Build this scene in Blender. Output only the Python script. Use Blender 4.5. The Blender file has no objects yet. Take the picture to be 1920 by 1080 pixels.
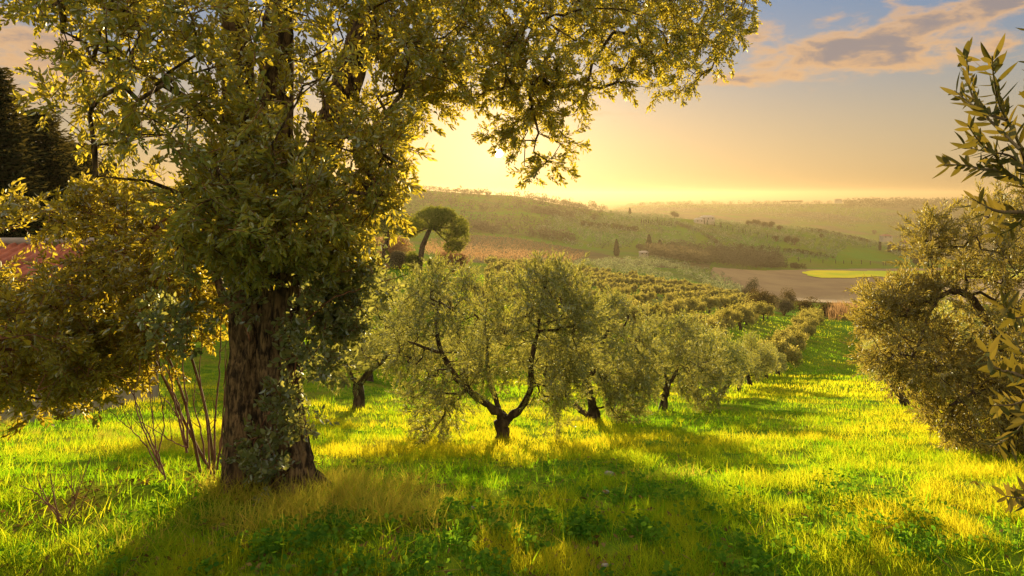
import bpy, math, random
import numpy as np
from mathutils import Vector

rng = np.random.default_rng(7)
random.seed(7)
scene = bpy.context.scene
COL = scene.collection

# ------------------------------------------------------------------ camera
# photo frame 1920x1080, focal length 1280 px (24 mm on 36 mm), horizon on row 363
F, CX, HR = 1280.0, 960.0, 363.0
cam = bpy.data.cameras.new('camera')
cam.lens = 24.0
cam.sensor_width = 36.0
cam.shift_y = -(540.0 - HR) / 1920.0
cam.clip_start = 0.05
cam.clip_end = 120000
camo = bpy.data.objects.new('camera', cam)
camo.location = (0, 0, 0)
camo.rotation_euler = (math.radians(90), 0, 0)
COL.objects.link(camo)
scene.camera = camo

# ------------------------------------------------------------------ light
SUN_PX, SUN_ROW = 935.0, 287.0
sdir = Vector(((SUN_PX - CX) / F, 1.0, (HR - SUN_ROW) / F)).normalized()
SUN_EL = math.asin(sdir.z)
SUN_AZ = math.atan2(sdir.x, sdir.y)
sun = bpy.data.lights.new('sun', 'SUN')
sun.energy = 5.0
sun.angle = math.radians(0.5)
sun.color = (1.0, 0.80, 0.44)
suno = bpy.data.objects.new('sun', sun)
suno.rotation_euler = sdir.to_track_quat('Z', 'Y').to_euler()
suno.location = (0, 0, 50)
COL.objects.link(suno)

world = bpy.data.worlds.new('World')
scene.world = world
world.use_nodes = True
SKY_STRENGTH = 0.12
EXPOSURE = 1.22

scene.view_settings.view_transform = 'Standard'
scene.view_settings.look = 'None'
scene.view_settings.gamma = 1.0
scene.view_settings.exposure = EXPOSURE
cy = scene.cycles
cy.use_denoising = True
cy.denoiser = 'OPENIMAGEDENOISE'
cy.max_bounces = 7
cy.diffuse_bounces = 3
cy.glossy_bounces = 2
cy.transmission_bounces = 5
cy.volume_bounces = 1
cy.transparent_max_bounces = 4
cy.caustics_reflective = False
cy.caustics_refractive = False
cy.sample_clamp_indirect = 6.0
cy.use_adaptive_sampling = True
cy.adaptive_threshold = 0.01


class NT:
    """tiny node-tree builder"""
    def __init__(self, tree):
        self.t = tree
        tree.nodes.clear()

    def n(self, kind, **kw):
        nd = self.t.nodes.new(kind)
        for k, v in kw.items():
            setattr(nd, k, v)
        return nd

    def set(self, sock, v):
        if isinstance(v, bpy.types.NodeSocket):
            self.t.links.new(v, sock)
        elif v is not None:
            sock.default_value = v

    def m(self, op, a, b=None, c=None, clamp=False):
        nd = self.n('ShaderNodeMath', operation=op)
        nd.use_clamp = clamp
        self.set(nd.inputs[0], a)
        if b is not None:
            self.set(nd.inputs[1], b)
        if c is not None:
            self.set(nd.inputs[2], c)
        return nd.outputs[0]

    def mix(self, f, a, b, mode='MIX'):
        nd = self.n('ShaderNodeMix', data_type='RGBA', blend_type=mode)
        self.set(nd.inputs[0], f)
        self.set(nd.inputs[6], a if not isinstance(a, tuple) else (*a[:3], 1))
        self.set(nd.inputs[7], b if not isinstance(b, tuple) else (*b[:3], 1))
        return nd.outputs[2]

    def smooth(self, v, lo, hi, a=0.0, b=1.0):
        nd = self.n('ShaderNodeMapRange', interpolation_type='SMOOTHSTEP')
        self.set(nd.inputs[0], v)
        nd.inputs[1].default_value = lo
        nd.inputs[2].default_value = hi
        nd.inputs[3].default_value = a
        nd.inputs[4].default_value = b
        return nd.outputs[0]

    def noise(self, vec, scale, detail=4, rough=0.55, dist=0.0):
        nd = self.n('ShaderNodeTexNoise')
        if vec is not None:
            self.set(nd.inputs['Vector'], vec)
        nd.inputs['Scale'].default_value = scale
        nd.inputs['Detail'].default_value = detail
        nd.inputs['Roughness'].default_value = rough
        nd.inputs['Distortion'].default_value = dist
        return nd.outputs[0]


def angles(px, row):
    t = (px - CX) / F
    v = (HR - row) / F
    return math.atan(t), math.atan(v / math.sqrt(1 + t * t))


def build_world():
    g = NT(world.node_tree)
    out = g.n('ShaderNodeOutputWorld')
    bg = g.n('ShaderNodeBackground')
    g.t.links.new(bg.outputs[0], out.inputs[0])
    bg.inputs[1].default_value = SKY_STRENGTH
    sky = g.n('ShaderNodeTexSky', sky_type='NISHITA')
    sky.sun_disc = False
    sky.sun_elevation = SUN_EL
    sky.sun_rotation = SUN_AZ
    sky.altitude = 150
    sky.air_density = 1.0
    sky.dust_density = 1.6
    sky.ozone_density = 1.6
    tc = g.n('ShaderNodeTexCoord')
    sep = g.n('ShaderNodeSeparateXYZ')
    g.t.links.new(tc.outputs['Generated'], sep.inputs[0])
    x, y, z = sep.outputs
    az = g.m('ARCTAN2', x, y)
    el = g.m('ARCSINE', z)
    # angle to the sun
    dot = g.n('ShaderNodeVectorMath', operation='DOT_PRODUCT')
    g.t.links.new(tc.outputs['Generated'], dot.inputs[0])
    dot.inputs[1].default_value = tuple(sdir)
    ang = g.m('ARCCOSINE', g.m('MINIMUM', dot.outputs['Value'], 1.0))
    # haze aureole of the low sun, two lobes
    col = sky.outputs[0]
    lobe1 = g.m('POWER', 2.718, g.m('MULTIPLY', ang, -1 / 0.10))
    lobe2 = g.m('POWER', 2.718, g.m('MULTIPLY', ang, -1 / 0.36))
    # long tonal range of a low sun: compress it, cool it towards the zenith
    sc = g.n('ShaderNodeSeparateColor'); g.set(sc.inputs[0], col)
    cc = g.n('ShaderNodeCombineColor')
    for k, (a, p) in enumerate(((1.27, 0.30), (1.10, 0.29), (0.84, 0.25))):
        g.set(cc.inputs[k], g.m('MULTIPLY', g.m('POWER', sc.outputs[k], p), a))
    col = g.mix(g.smooth(el, 0.04, 0.30), cc.outputs[0], g.mix(1.0, cc.outputs[0], SKY_TINT, 'MULTIPLY'))
    col = g.mix(lobe1, col, LOBE1, 'ADD')
    col = g.mix(lobe2, col, LOBE2, 'ADD')
    # clouds: soft banks placed by azimuth and elevation, broken up by noise
    comb = g.n('ShaderNodeCombineXYZ')
    g.set(comb.inputs[0], az)
    g.set(comb.inputs[1], g.m('MULTIPLY', el, 2.6))
    n1 = g.noise(comb.outputs[0], 11.0, 8, 0.62, 0.5)
    n2 = g.noise(comb.outputs[0], 28.0, 5, 0.6, 0.2)
    field = None
    for (px, row, rx, ry, tilt, amp) in CLOUDS:
        a0, e0 = angles(px, row)
        da = g.m('SUBTRACT', az, a0)
        de = g.m('SUBTRACT', el, e0)
        c, s = math.cos(tilt), math.sin(tilt)
        u = g.m('DIVIDE', g.m('ADD', g.m('MULTIPLY', da, c), g.m('MULTIPLY', de, s)), rx / F)
        v = g.m('DIVIDE', g.m('SUBTRACT', g.m('MULTIPLY', de, c), g.m('MULTIPLY', da, s)), ry / F)
        r2 = g.m('ADD', g.m('MULTIPLY', u, u), g.m('MULTIPLY', v, v))
        e = g.m('MULTIPLY', g.m('POWER', 2.718, g.m('MULTIPLY', r2, -1.0)), amp)
        field = e if field is None else g.m('ADD', field, e)
    dens = g.m('ADD', field, g.m('MULTIPLY', g.m('SUBTRACT', n1, 0.49), 2.3))
    dens = g.m('ADD', dens, g.m('MULTIPLY', g.m('SUBTRACT', n2, 0.5), 1.0))
    up = g.smooth(el, 0.05, 0.16)
    mask = g.m('MULTIPLY', g.smooth(dens, 0.30, 1.0, 0.0, 0.9), up)
    thick = g.smooth(g.m('ADD', dens, g.m('MULTIPLY', el, 2.2)), 1.12, 1.75)
    ccol = g.mix(thick, CLOUD_LIT, CLOUD_GREY)
    col = g.mix(mask, col, ccol)
    # fill light added to the unseen sky behind the camera and overhead
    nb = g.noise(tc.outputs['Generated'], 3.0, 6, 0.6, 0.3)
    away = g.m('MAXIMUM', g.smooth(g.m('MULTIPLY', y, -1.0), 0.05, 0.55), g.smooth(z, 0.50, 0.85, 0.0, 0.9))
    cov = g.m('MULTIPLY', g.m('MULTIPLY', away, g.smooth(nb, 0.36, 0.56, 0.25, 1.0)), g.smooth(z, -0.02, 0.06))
    col = g.mix(cov, col, SKY_FILL)
    # the sun's own disc
    disc = g.smooth(ang, math.radians(0.42), math.radians(0.22))
    col = g.mix(disc, col, (120.0, 95.0, 45.0), 'ADD')
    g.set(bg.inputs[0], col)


SKY_TINT = (0.34, 0.72, 1.60)
LOBE1 = (2.2, 1.7, 0.9)
LOBE2 = (0.7, 0.22, 0.0)
CLOUD_LIT = (3.1, 1.8, 0.80)
CLOUD_GREY = (1.25, 1.0, 0.92)
SKY_FILL = (4.9, 4.2, 3.0)
CLOUDS = [(1550, 112, 135, 30, 0.06, 0.86), (1690, 52, 175, 30, 0.17, 0.82), (1710, 120, 110, 18, 0.05, 0.62),
          (1850, 25, 90, 26, 0.35, 0.75), (1900, 70, 60, 20, 0.3, 0.6), (1425, 62, 45, 26, 0.15, 0.75),
          (1400, 150, 90, 10, 0.0, 0.6), (40, 150, 150, 90, -0.2, 0.7), (60, 60, 120, 40, 0.1, 0.5),
          (1180, 212, 60, 6, 0.0, 0.45), (1560, 30, 60, 14, 0.2, 0.5)]
build_world()


# ------------------------------------------------------------------ helpers
def P(px, row, Y):
    return np.array([(px - CX) / F * Y, Y, -(row - HR) / F * Y])


def noise2(x, y, seed=0):
    """smooth value noise in [0,1]"""
    x = np.asarray(x, float); y = np.asarray(y, float)
    xi = np.floor(x).astype(np.int64); yi = np.floor(y).astype(np.int64)
    fx = x - xi; fy = y - yi
    fx = fx * fx * (3 - 2 * fx); fy = fy * fy * (3 - 2 * fy)

    def hsh(a, b):
        h = (a * 374761393 + b * 668265263 + seed * 1442695041) & 0xffffffff
        h = ((h ^ (h >> 13)) * 1274126177) & 0xffffffff
        return ((h ^ (h >> 16)) & 0xffff) / 65535.0
    a = hsh(xi, yi); b = hsh(xi + 1, yi); c = hsh(xi, yi + 1); d = hsh(xi + 1, yi + 1)
    return (a * (1 - fx) + b * fx) * (1 - fy) + (c * (1 - fx) + d * fx) * fy


def fbm(x, y, oct=4, seed=0):
    s = 0; a = 0.5; n = 0
    for o in range(oct):
        s = s + a * noise2(x * 2 ** o, y * 2 ** o, seed + o); n += a; a *= 0.5
    return s / n


def in_poly(px, py, poly):
    px = np.asarray(px, float); py = np.asarray(py, float)
    ins = np.zeros(px.shape, bool)
    n = len(poly)
    for i in range(n):
        x1, y1 = poly[i]; x2, y2 = poly[(i + 1) % n]
        c = ((y1 > py) != (y2 > py)) & (px < (x2 - x1) * (py - y1) / ((y2 - y1) or 1e-9) + x1)
        ins ^= c
    return ins


def poly_edge(px, py, poly):
    d = np.full(np.shape(px), 1e9)
    n = len(poly)
    for i in range(n):
        a = np.array(poly[i], float); b = np.array(poly[(i + 1) % n], float)
        ab = b - a
        t = np.clip(((px - a[0]) * ab[0] + (py - a[1]) * ab[1]) / (ab @ ab + 1e-9), 0, 1)
        d = np.minimum(d, np.hypot(px - a[0] - t * ab[0], py - a[1] - t * ab[1]))
    return d


def make_mesh(name, V, groups, tint=None, smooth=True):
    """groups: list of (faces (n,k) int array, material index)"""
    me = bpy.data.meshes.new(name)
    V = np.asarray(V, np.float32)
    me.vertices.add(len(V))
    me.vertices.foreach_set('co', V.ravel())
    groups = [(np.asarray(f, np.int32), m) for f, m in groups if len(f)]
    nl = sum(f.size for f, m in groups); nf = sum(len(f) for f, m in groups)
    me.loops.add(nl)
    me.loops.foreach_set('vertex_index', np.concatenate([f.ravel() for f, m in groups]))
    me.polygons.add(nf)
    tot = np.concatenate([np.full(len(f), f.shape[1], np.int32) for f, m in groups])
    me.polygons.foreach_set('loop_start', np.concatenate([[0], np.cumsum(tot)[:-1]]).astype(np.int32))
    me.polygons.foreach_set('material_index', np.concatenate([np.full(len(f), m, np.int32) for f, m in groups]))
    me.polygons.foreach_set('use_smooth', np.full(nf, smooth))
    if tint is not None:
        at = me.attributes.new('tint', 'FLOAT', 'POINT')
        at.data.foreach_set('value', np.asarray(tint, np.float32))
    me.update(calc_edges=True)
    return me


class Bag:
    """collects pieces into one mesh"""
    def __init__(self):
        self.V = []; self.T = []; self.G = {}; self.n = 0

    def add(self, V, F4, mat=0, tint=0.5):
        V = np.asarray(V, float).reshape(-1, 3)
        self.V.append(V)
        self.T.append(np.full(len(V), tint) if np.isscalar(tint) else np.asarray(tint, float))
        F4 = np.asarray(F4, np.int64)
        self.G.setdefault((F4.shape[1], mat), []).append(F4 + self.n)
        self.n += len(V)

    def mesh(self, name, smooth=True):
        gr = [(np.concatenate(v), k[1]) for k, v in self.G.items()]
        return make_mesh(name, np.concatenate(self.V), gr, np.concatenate(self.T), smooth)


def link(name, mesh, mats, parent=None, loc=(0, 0, 0), **props):
    o = bpy.data.objects.new(name, mesh)
    if mesh is not None and not len(mesh.materials):
        for m in (mats if isinstance(mats, (list, tuple)) else [mats]):
            mesh.materials.append(m)
    o.location = loc
    COL.objects.link(o)
    if parent is not None:
        o.parent = parent
    for k, v in props.items():
        o[k] = v
    return o


def thing(name, loc, label, category, group=None):
    o = bpy.data.objects.new(name, None)
    o.empty_display_size = 0.3
    o.location = tuple(loc)
    COL.objects.link(o)
    o['label'] = label; o['category'] = category
    if group:
        o['group'] = group
    return o


def part(name, mesh, mats, parent, off=None):
    """mesh given in world coordinates; moved into the parent's frame"""
    o = link(name, mesh, mats, parent)
    l = off if off is not None else parent.location
    mesh.transform(__import__('mathutils').Matrix.Translation((-l[0], -l[1], -l[2])))
    return o


def tube(bag, pts, rad, sides=6, mat=0, tint=0.5, cap=False):
    pts = np.asarray(pts, float); rad = np.asarray(rad, float)
    n = len(pts)
    if n < 2:
        return
    tg = np.gradient(pts, axis=0)
    tg /= np.linalg.norm(tg, axis=1)[:, None] + 1e-9
    ref = np.array([0.0, 0, 1]) if abs(tg[:, 2]).mean() < 0.8 else np.array([1.0, 0.1, 0])
    a = np.cross(tg, ref); a /= np.linalg.norm(a, axis=1)[:, None] + 1e-9
    b = np.cross(tg, a)
    th = np.linspace(0, 2 * np.pi, sides, endpoint=False)
    V = pts[:, None] + rad[:, None, None] * (np.cos(th)[None, :, None] * a[:, None] + np.sin(th)[None, :, None] * b[:, None])
    i = np.arange(n - 1)[:, None] * sides; j = np.arange(sides)[None]; k = (j + 1) % sides
    Fq = np.stack([i + j, i + k, i + k + sides, i + j + sides], -1).reshape(-1, 4)
    bag.add(V.reshape(-1, 3), Fq, mat, tint)
    if cap:
        e = (n - 1) * sides
        bag.G.setdefault((sides, mat), []).append(np.array([[bag.n - n * sides + e + q for q in range(sides)]]))


# ------------------------------------------------------------------ materials
def new_mat(name):
    m = bpy.data.materials.new(name)
    m.use_nodes = True
    return m, NT(m.node_tree)


def leaf_mat(name, c1, c2, t1, t2, trans=0.45, gloss=0.06, rough=0.4, objvar=0.25):
    m, g = new_mat(name)
    out = g.n('ShaderNodeOutputMaterial')
    at = g.n('ShaderNodeAttribute', attribute_name='tint')
    oi = g.n('ShaderNodeObjectInfo')
    f = at.outputs['Fac']
    col = g.mix(f, c1, c2)
    tcol = g.mix(f, t1, t2)
    if objvar:
        hs = g.m('ADD', g.m('MULTIPLY', oi.outputs['Random'], objvar), 1 - objvar / 2)
        cm = g.n('ShaderNodeCombineXYZ')
        for k in range(3):
            g.set(cm.inputs[k], hs)
        col = g.mix(1.0, col, cm.outputs[0], 'MULTIPLY')
    d = g.n('ShaderNodeBsdfDiffuse'); g.set(d.inputs[0], col)
    t = g.n('ShaderNodeBsdfTranslucent'); g.set(t.inputs[0], tcol)
    mx = g.n('ShaderNodeMixShader'); mx.inputs[0].default_value = trans
    g.t.links.new(d.outputs[0], mx.inputs[1]); g.t.links.new(t.outputs[0], mx.inputs[2])
    gl = g.n('ShaderNodeBsdfGlossy'); gl.inputs['Roughness'].default_value = rough
    gl.inputs[0].default_value = (0.9, 0.95, 0.9, 1)
    mx2 = g.n('ShaderNodeMixShader')
    fr = g.n('ShaderNodeFresnel'); fr.inputs[0].default_value = 1.4
    g.set(mx2.inputs[0], g.m('MULTIPLY', fr.outputs[0], gloss * 12))
    g.t.links.new(mx.outputs[0], mx2.inputs[1]); g.t.links.new(gl.outputs[0], mx2.inputs[2])
    g.t.links.new(mx2.outputs[0], out.inputs[0])
    return m


def bark_mat(name, c1, c2, scale=14, stretch=0.2, bump=0.5, dist=0.02):
    m, g = new_mat(name)
    out = g.n('ShaderNodeOutputMaterial')
    b = g.n('ShaderNodeBsdfPrincipled')
    b.inputs['Roughness'].default_value = 0.9
    b.inputs['Specular IOR Level'].default_value = 0.2
    tc = g.n('ShaderNodeTexCoord')
    mp = g.n('ShaderNodeMapping'); mp.inputs['Scale'].default_value = (1, 1, stretch)
    g.t.links.new(tc.outputs['Object'], mp.inputs[0])
    n1 = g.noise(mp.outputs[0], scale, 6, 0.65, 0.4)
    n2 = g.noise(tc.outputs['Object'], scale * 0.25, 3)
    f = g.smooth(n1, 0.40, 0.64)
    col = g.mix(f, c1, c2)
    col = g.mix(g.m('MULTIPLY', g.smooth(n2, 0.5, 0.7), 0.5), col, tuple(0.6 * v for v in c2))
    g.set(b.inputs['Base Color'], col)
    bp = g.n('ShaderNodeBump'); bp.inputs['Strength'].default_value = bump; bp.inputs['Distance'].default_value = dist
    g.set(bp.inputs['Height'], n1)
    g.t.links.new(bp.outputs[0], b.inputs['Normal'])
    g.t.links.new(b.outputs[0], out.inputs[0])
    return m


def plain_mat(name, c1, c2=None, scale=3.0, rough=0.9, lo=0.4, hi=0.6):
    m, g = new_mat(name)
    out = g.n('ShaderNodeOutputMaterial')
    b = g.n('ShaderNodeBsdfPrincipled'); b.inputs['Roughness'].default_value = rough
    b.inputs['Specular IOR Level'].default_value = 0.2
    if c2 is None:
        c2 = tuple(0.8 * v for v in c1)
    tc = g.n('ShaderNodeTexCoord')
    n = g.noise(tc.outputs['Object'], scale, 5, 0.6)
    g.set(b.inputs['Base Color'], g.mix(g.smooth(n, lo, hi), c1, c2))
    g.t.links.new(b.outputs[0], out.inputs[0])
    return m


M_OAK = leaf_mat('oak_leaf', (0.035, 0.085, 0.026), (0.14, 0.20, 0.060), (0.52, 0.41, 0.02), (0.94, 0.70, 0.05), 0.52, 0.02, 0.5)
M_SHRUB = leaf_mat('shrub_leaf', (0.040, 0.078, 0.022), (0.14, 0.17, 0.045), (0.56, 0.42, 0.015), (0.94, 0.68, 0.05), 0.50, 0.015, 0.5)
M_IVY = leaf_mat('ivy_leaf', (0.05, 0.085, 0.03), (0.16, 0.19, 0.09), (0.34, 0.33, 0.05), (0.62, 0.56, 0.10), 0.45, 0.02, 0.5)
M_OLIVE = leaf_mat('olive_leaf', (0.085, 0.125, 0.045), (0.25, 0.28, 0.14), (0.44, 0.42, 0.05), (0.74, 0.64, 0.10), 0.46, 0.015, 0.5)
M_OLIVE_GOLD = leaf_mat('olive_leaf_golden', (0.080, 0.088, 0.030), (0.23, 0.21, 0.085), (0.48, 0.36, 0.04), (0.74, 0.56, 0.09), 0.44, 0.01, 0.5)
M_OLIVE_FAR = leaf_mat('olive_leaf_far', (0.080, 0.105, 0.040), (0.24, 0.24, 0.115), (0.50, 0.42, 0.05), (0.78, 0.62, 0.12), 0.46, 0.0, 0.5)
M_OLIVE_HILL = leaf_mat('olive_leaf_hill', (0.035, 0.055, 0.030), (0.32, 0.34, 0.215), (0.30, 0.34, 0.10), (0.46, 0.46, 0.18), 0.30, 0.0, 0.5)
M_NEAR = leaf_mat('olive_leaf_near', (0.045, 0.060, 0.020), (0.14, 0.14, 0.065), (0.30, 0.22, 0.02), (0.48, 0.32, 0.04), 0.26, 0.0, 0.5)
M_PINE = leaf_mat('pine_needles', (0.035, 0.070, 0.016), (0.10, 0.14, 0.030), (0.30, 0.32, 0.02), (0.52, 0.46, 0.04), 0.4, 0.0, 0.5)
M_CONIFER = leaf_mat('conifer_needles', (0.016, 0.026, 0.014), (0.045, 0.055, 0.022), (0.10, 0.07, 0.012), (0.16, 0.11, 0.02), 0.25, 0.0, 0.5)
M_CYPRESS = leaf_mat('cypress_leaf', (0.020, 0.032, 0.014), (0.045, 0.055, 0.022), (0.06, 0.06, 0.015), (0.10, 0.09, 0.02), 0.2, 0.0, 0.5)
M_BRUSH = leaf_mat('brush_leaf', (0.055, 0.055, 0.035), (0.17, 0.15, 0.095), (0.22, 0.17, 0.06), (0.34, 0.25, 0.10), 0.3, 0.0, 0.5)
M_DKBRUSH = leaf_mat('dark_brush_leaf', (0.022, 0.032, 0.014), (0.075, 0.065, 0.025), (0.16, 0.10, 0.02), (0.24, 0.15, 0.03), 0.3, 0.0, 0.5)
M_REED = leaf_mat('dry_reed', (0.24, 0.13, 0.06), (0.42, 0.25, 0.12), (0.48, 0.26, 0.10), (0.66, 0.38, 0.16), 0.4, 0.0, 0.5)
M_GRASS = leaf_mat('grass_blade', (0.065, 0.20, 0.010), (0.32, 0.36, 0.020), (0.30, 0.58, 0.008), (0.90, 0.74, 0.02), 0.6, 0.0, 0.45, 0)
M_DRY = leaf_mat('dry_grass', (0.20, 0.27, 0.03), (0.54, 0.40, 0.060), (0.62, 0.68, 0.04), (0.95, 0.70, 0.07), 0.5, 0.0, 0.45, 0)
M_WEED = leaf_mat('weed_leaf', (0.025, 0.090, 0.014), (0.085, 0.17, 0.022), (0.20, 0.50, 0.015), (0.50, 0.70, 0.03), 0.5, 0.0, 0.4, 0)
M_BARK = bark_mat('oak_bark', (0.022, 0.014, 0.008), (0.23, 0.145, 0.068), 30, 0.30, 1.0, 0.03)
M_OBARK = bark_mat('olive_bark', (0.035, 0.022, 0.014), (0.13, 0.085, 0.05), 9, 0.4, 0.8, 0.03)
M_TWIG = plain_mat('twig_bark', (0.13, 0.055, 0.03), (0.24, 0.11, 0.06), 8)
M_OTWIG = plain_mat('olive_twig', (0.13, 0.09, 0.05), (0.22, 0.16, 0.09), 12)

# ------------------------------------------------------------------ terrain
YN = [(2.0, -1.93), (4, -2.1), (5.5, -2.38), (8, -3.15), (11, -4.0), (17, -5.55), (30, -8.9), (53, -14.0)]


def colspec(extra, near_cut=53):
    a = [(y, z) for y, z in YN if y <= near_cut]
    for y, row, *zz in extra:
        a.append((y, zz[0] if zz else -(row - HR) / F * y))
    return a


S = [
    (-2600, colspec([(60, 0, -9.5), (95, 0, -8.5), (150, 0, -10), (300, 0, -14), (900, 0, 16), (1500, 0, -20), (5000, 0, -97), (14500, 0, -99), (15500, 0, -106), (60000, 0, -110)], 17)),
    (600, colspec([(30, 0, -7.9), (60, 0, -10), (95, 0, -8.9), (150, 0, -12), (300, 0, -21), (900, 347), (1500, 0, -30), (5000, 0, -97), (14500, 0, -99), (15500, 0, -106), (60000, 0, -110)], 17)),
    (800, colspec([(30, 0, -8.6), (60, 0, -11.5), (95, 0, -9.6), (150, 483), (200, 478), (300, 466), (450, 440), (650, 402), (900, 351), (1500, 0, -40), (5000, 0, -97), (14500, 0, -99), (15500, 0, -106), (60000, 0, -110)], 17)),
    (900, colspec([(60, 600), (95, 528), (130, 507), (170, 496), (230, 487), (300, 478), (420, 455), (600, 418), (900, 361), (1400, 0, -40), (5000, 0, -97), (14500, 0, -99), (15500, 0, -106), (60000, 0, -110)])),
    (1000, colspec([(60, 615), (100, 548), (150, 520), (200, 500), (260, 486), (330, 478), (430, 455), (600, 420), (880, 369), (1400, 0, -50), (5000, 0, -97), (14500, 0, -99), (15500, 0, -106), (60000, 0, -110)])),
    (1100, colspec([(60, 625), (100, 572), (150, 538), (230, 506), (300, 492), (400, 478), (500, 455), (620, 420), (800, 388), (1400, 0, -55), (2600, 0, -75), (5000, 0, -97), (14500, 0, -99), (15500, 0, -106), (60000, 0, -110)])),
    (1200, colspec([(60, 633), (100, 578), (150, 548), (230, 522), (300, 500), (400, 483), (480, 470), (600, 425), (720, 403), (1300, 0, -62), (2500, 383), (3200, 0, -80), (5000, 0, -97), (14500, 0, -99), (15500, 0, -106), (60000, 0, -110)])),
    (1320, colspec([(60, 640), (100, 584), (150, 560), (230, 540), (300, 520), (380, 500), (450, 493), (500, 478), (600, 440), (720, 410), (1400, 0, -90), (2500, 380), (3200, 0, -85), (5000, 0, -97), (14500, 0, -99), (15500, 0, -106), (60000, 0, -110)])),
    (1400, colspec([(60, 650), (106, 592), (150, 576), (230, 563), (290, 553), (380, 522), (460, 505), (520, 492), (650, 448), (800, 420), (1450, 0, -100), (2500, 379), (3200, 0, -85), (5000, 0, -97), (14500, 0, -99), (15500, 0, -106), (60000, 0, -110)])),
    (1500, colspec([(80, 632), (106, 600), (140, 588), (200, 578), (290, 562), (400, 528), (500, 508), (560, 500), (680, 455), (800, 428), (1450, 0, -105), (2500, 379), (3200, 0, -85), (5000, 0, -97), (14500, 0, -99), (15500, 0, -106), (60000, 0, -110)])),
    (1575, colspec([(80, 643), (106, 604), (140, 592), (200, 580), (290, 566), (400, 530), (500, 508), (560, 501), (680, 462), (800, 440), (1450, 0, -110), (2500, 378), (3200, 0, -85), (5000, 0, -97), (14500, 0, -99), (15500, 0, -106), (60000, 0, -110)])),
    (1720, colspec([(80, 645), (106, 606), (140, 594), (200, 582), (290, 567), (400, 531), (500, 509), (560, 502), (680, 484), (760, 478), (1450, 0, -115), (2500, 377), (3200, 0, -85), (5000, 0, -97), (14500, 0, -99), (15500, 0, -106), (60000, 0, -110)])),
    (1900, colspec([(80, 645), (106, 606), (140, 594), (200, 582), (290, 567), (400, 531), (500, 512), (560, 508), (680, 500), (760, 490), (1300, 445), (2500, 377), (3200, 0, -85), (5000, 0, -97), (14500, 0, -99), (15500, 0, -106), (60000, 0, -110)])),
    (3600, colspec([(80, 645), (106, 606), (140, 594), (200, 582), (290, 567), (400, 531), (500, 512), (560, 508), (680, 500), (760, 490), (1300, 445), (2500, 377), (3200, 0, -85), (5000, 0, -97), (14500, 0, -99), (15500, 0, -106), (60000, 0, -110)])),
]
LG = np.linspace(math.log(2.0), math.log(60000), 900)
TG = np.linspace(-2600, 3600, 621)
cols = []
for px, spec in S:
    ys = np.log([a for a, b in spec]); zs = np.array([b for a, b in spec])
    # interpolate the apparent slope z/Y in log distance: keeps silhouettes where they were read
    s = np.interp(LG, ys, zs / np.exp(ys))
    k = np.exp(-0.5 * (np.arange(-12, 13) / 4.0) ** 2); k /= k.sum()
    s = np.convolve(np.pad(s, 12, mode='edge'), k, 'valid')
    cols.append(s)
cols = np.array(cols)
pxs = np.array([p for p, _ in S], float)
ZG = np.empty((len(TG), len(LG)))
for j in range(len(LG)):
    ZG[:, j] = np.interp(TG, pxs, cols[:, j])
k = np.exp(-0.5 * (np.arange(-10, 11) / 3.0) ** 2); k /= k.sum()
ZG = np.apply_along_axis(lambda c: np.convolve(np.pad(c, 10, mode='edge'), k, 'valid'), 0, ZG)


def ground(X, Y, detail=True):
    X = np.asarray(X, float); Y = np.asarray(Y, float)
    Yc = np.maximum(Y, 2.0)
    px = CX + F * X / np.maximum(Y, 9.0)
    u = np.clip((px - TG[0]) / (TG[1] - TG[0]), 0, len(TG) - 1.001)
    v = np.clip((np.log(Yc) - LG[0]) / (LG[1] - LG[0]), 0, len(LG) - 1.001)
    ui = u.astype(int); vi = v.astype(int); fu = u - ui; fv = v - vi
    s = (ZG[ui, vi] * (1 - fu) + ZG[ui + 1, vi] * fu) * (1 - fv) + (ZG[ui, vi + 1] * (1 - fu) + ZG[ui + 1, vi + 1] * fu) * fv
    z = s * Yc
    z = z + np.where(Y < 2.0, (2.0 - Y) * 0.05, 0)
    if detail:
        a = np.clip((Y - 300) / 400, 0, 1)
        z = z + (fbm(X / 0.9, Y / 0.9, 3, 3) - 0.5) * 0.16 * np.clip(1 - Y / 120, 0.0, 1)
        z = z + (fbm(X / 6, Y / 4, 3, 5) - 0.5) * 0.5 * np.clip((Y - 9) / 20, 0, 1) * np.clip(1 - Y / 600, 0, 1)
        z = z + (fbm(X / 90, Y / 90, 4, 9) - 0.5) * 5.0 * a * np.clip(1 - (Y - 3000) / 2000, 0, 1)
    return z


def G(X, Y):
    return float(ground(np.array([X]), np.array([Y]))[0])


def hit(px, row, y0=2.5, y1=6000, n=2500):
    """first ground point seen at photo position px,row beyond distance y0"""
    Y = np.exp(np.linspace(math.log(y0), math.log(y1), n))
    X = (px - CX) / F * Y
    r = HR - ground(X, Y) / Y * F
    idx = np.where(r <= row)[0]
    i = idx[0] if len(idx) else n - 1
    return float(X[i]), float(Y[i]), G(X[i], Y[i])


def proj(X, Y, Z):
    return CX + F * X / np.maximum(Y, 0.1), HR - F * Z / np.maximum(Y, 0.1)


# --- fields of the valley, in world coordinates read off the photograph
F_PLOUGH = [(1410, 566), (1385, 545), (1330, 520), (1335, 500), (1420, 507), (1500, 505), (1700, 503), (2400, 503), (2400, 572), (1700, 570), (1560, 568)]
F_YELLOW = [(1502, 510), (1520, 507), (1640, 508), (2500, 506), (2500, 526), (1700, 522), (1640, 518), (1600, 521), (1540, 521), (1515, 517)]
F_STRAW = [(880, 440), (960, 446), (1060, 462), (1180, 486), (1330, 494), (1330, 504), (1150, 500), (1050, 492), (860, 492), (800, 470)]


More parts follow.
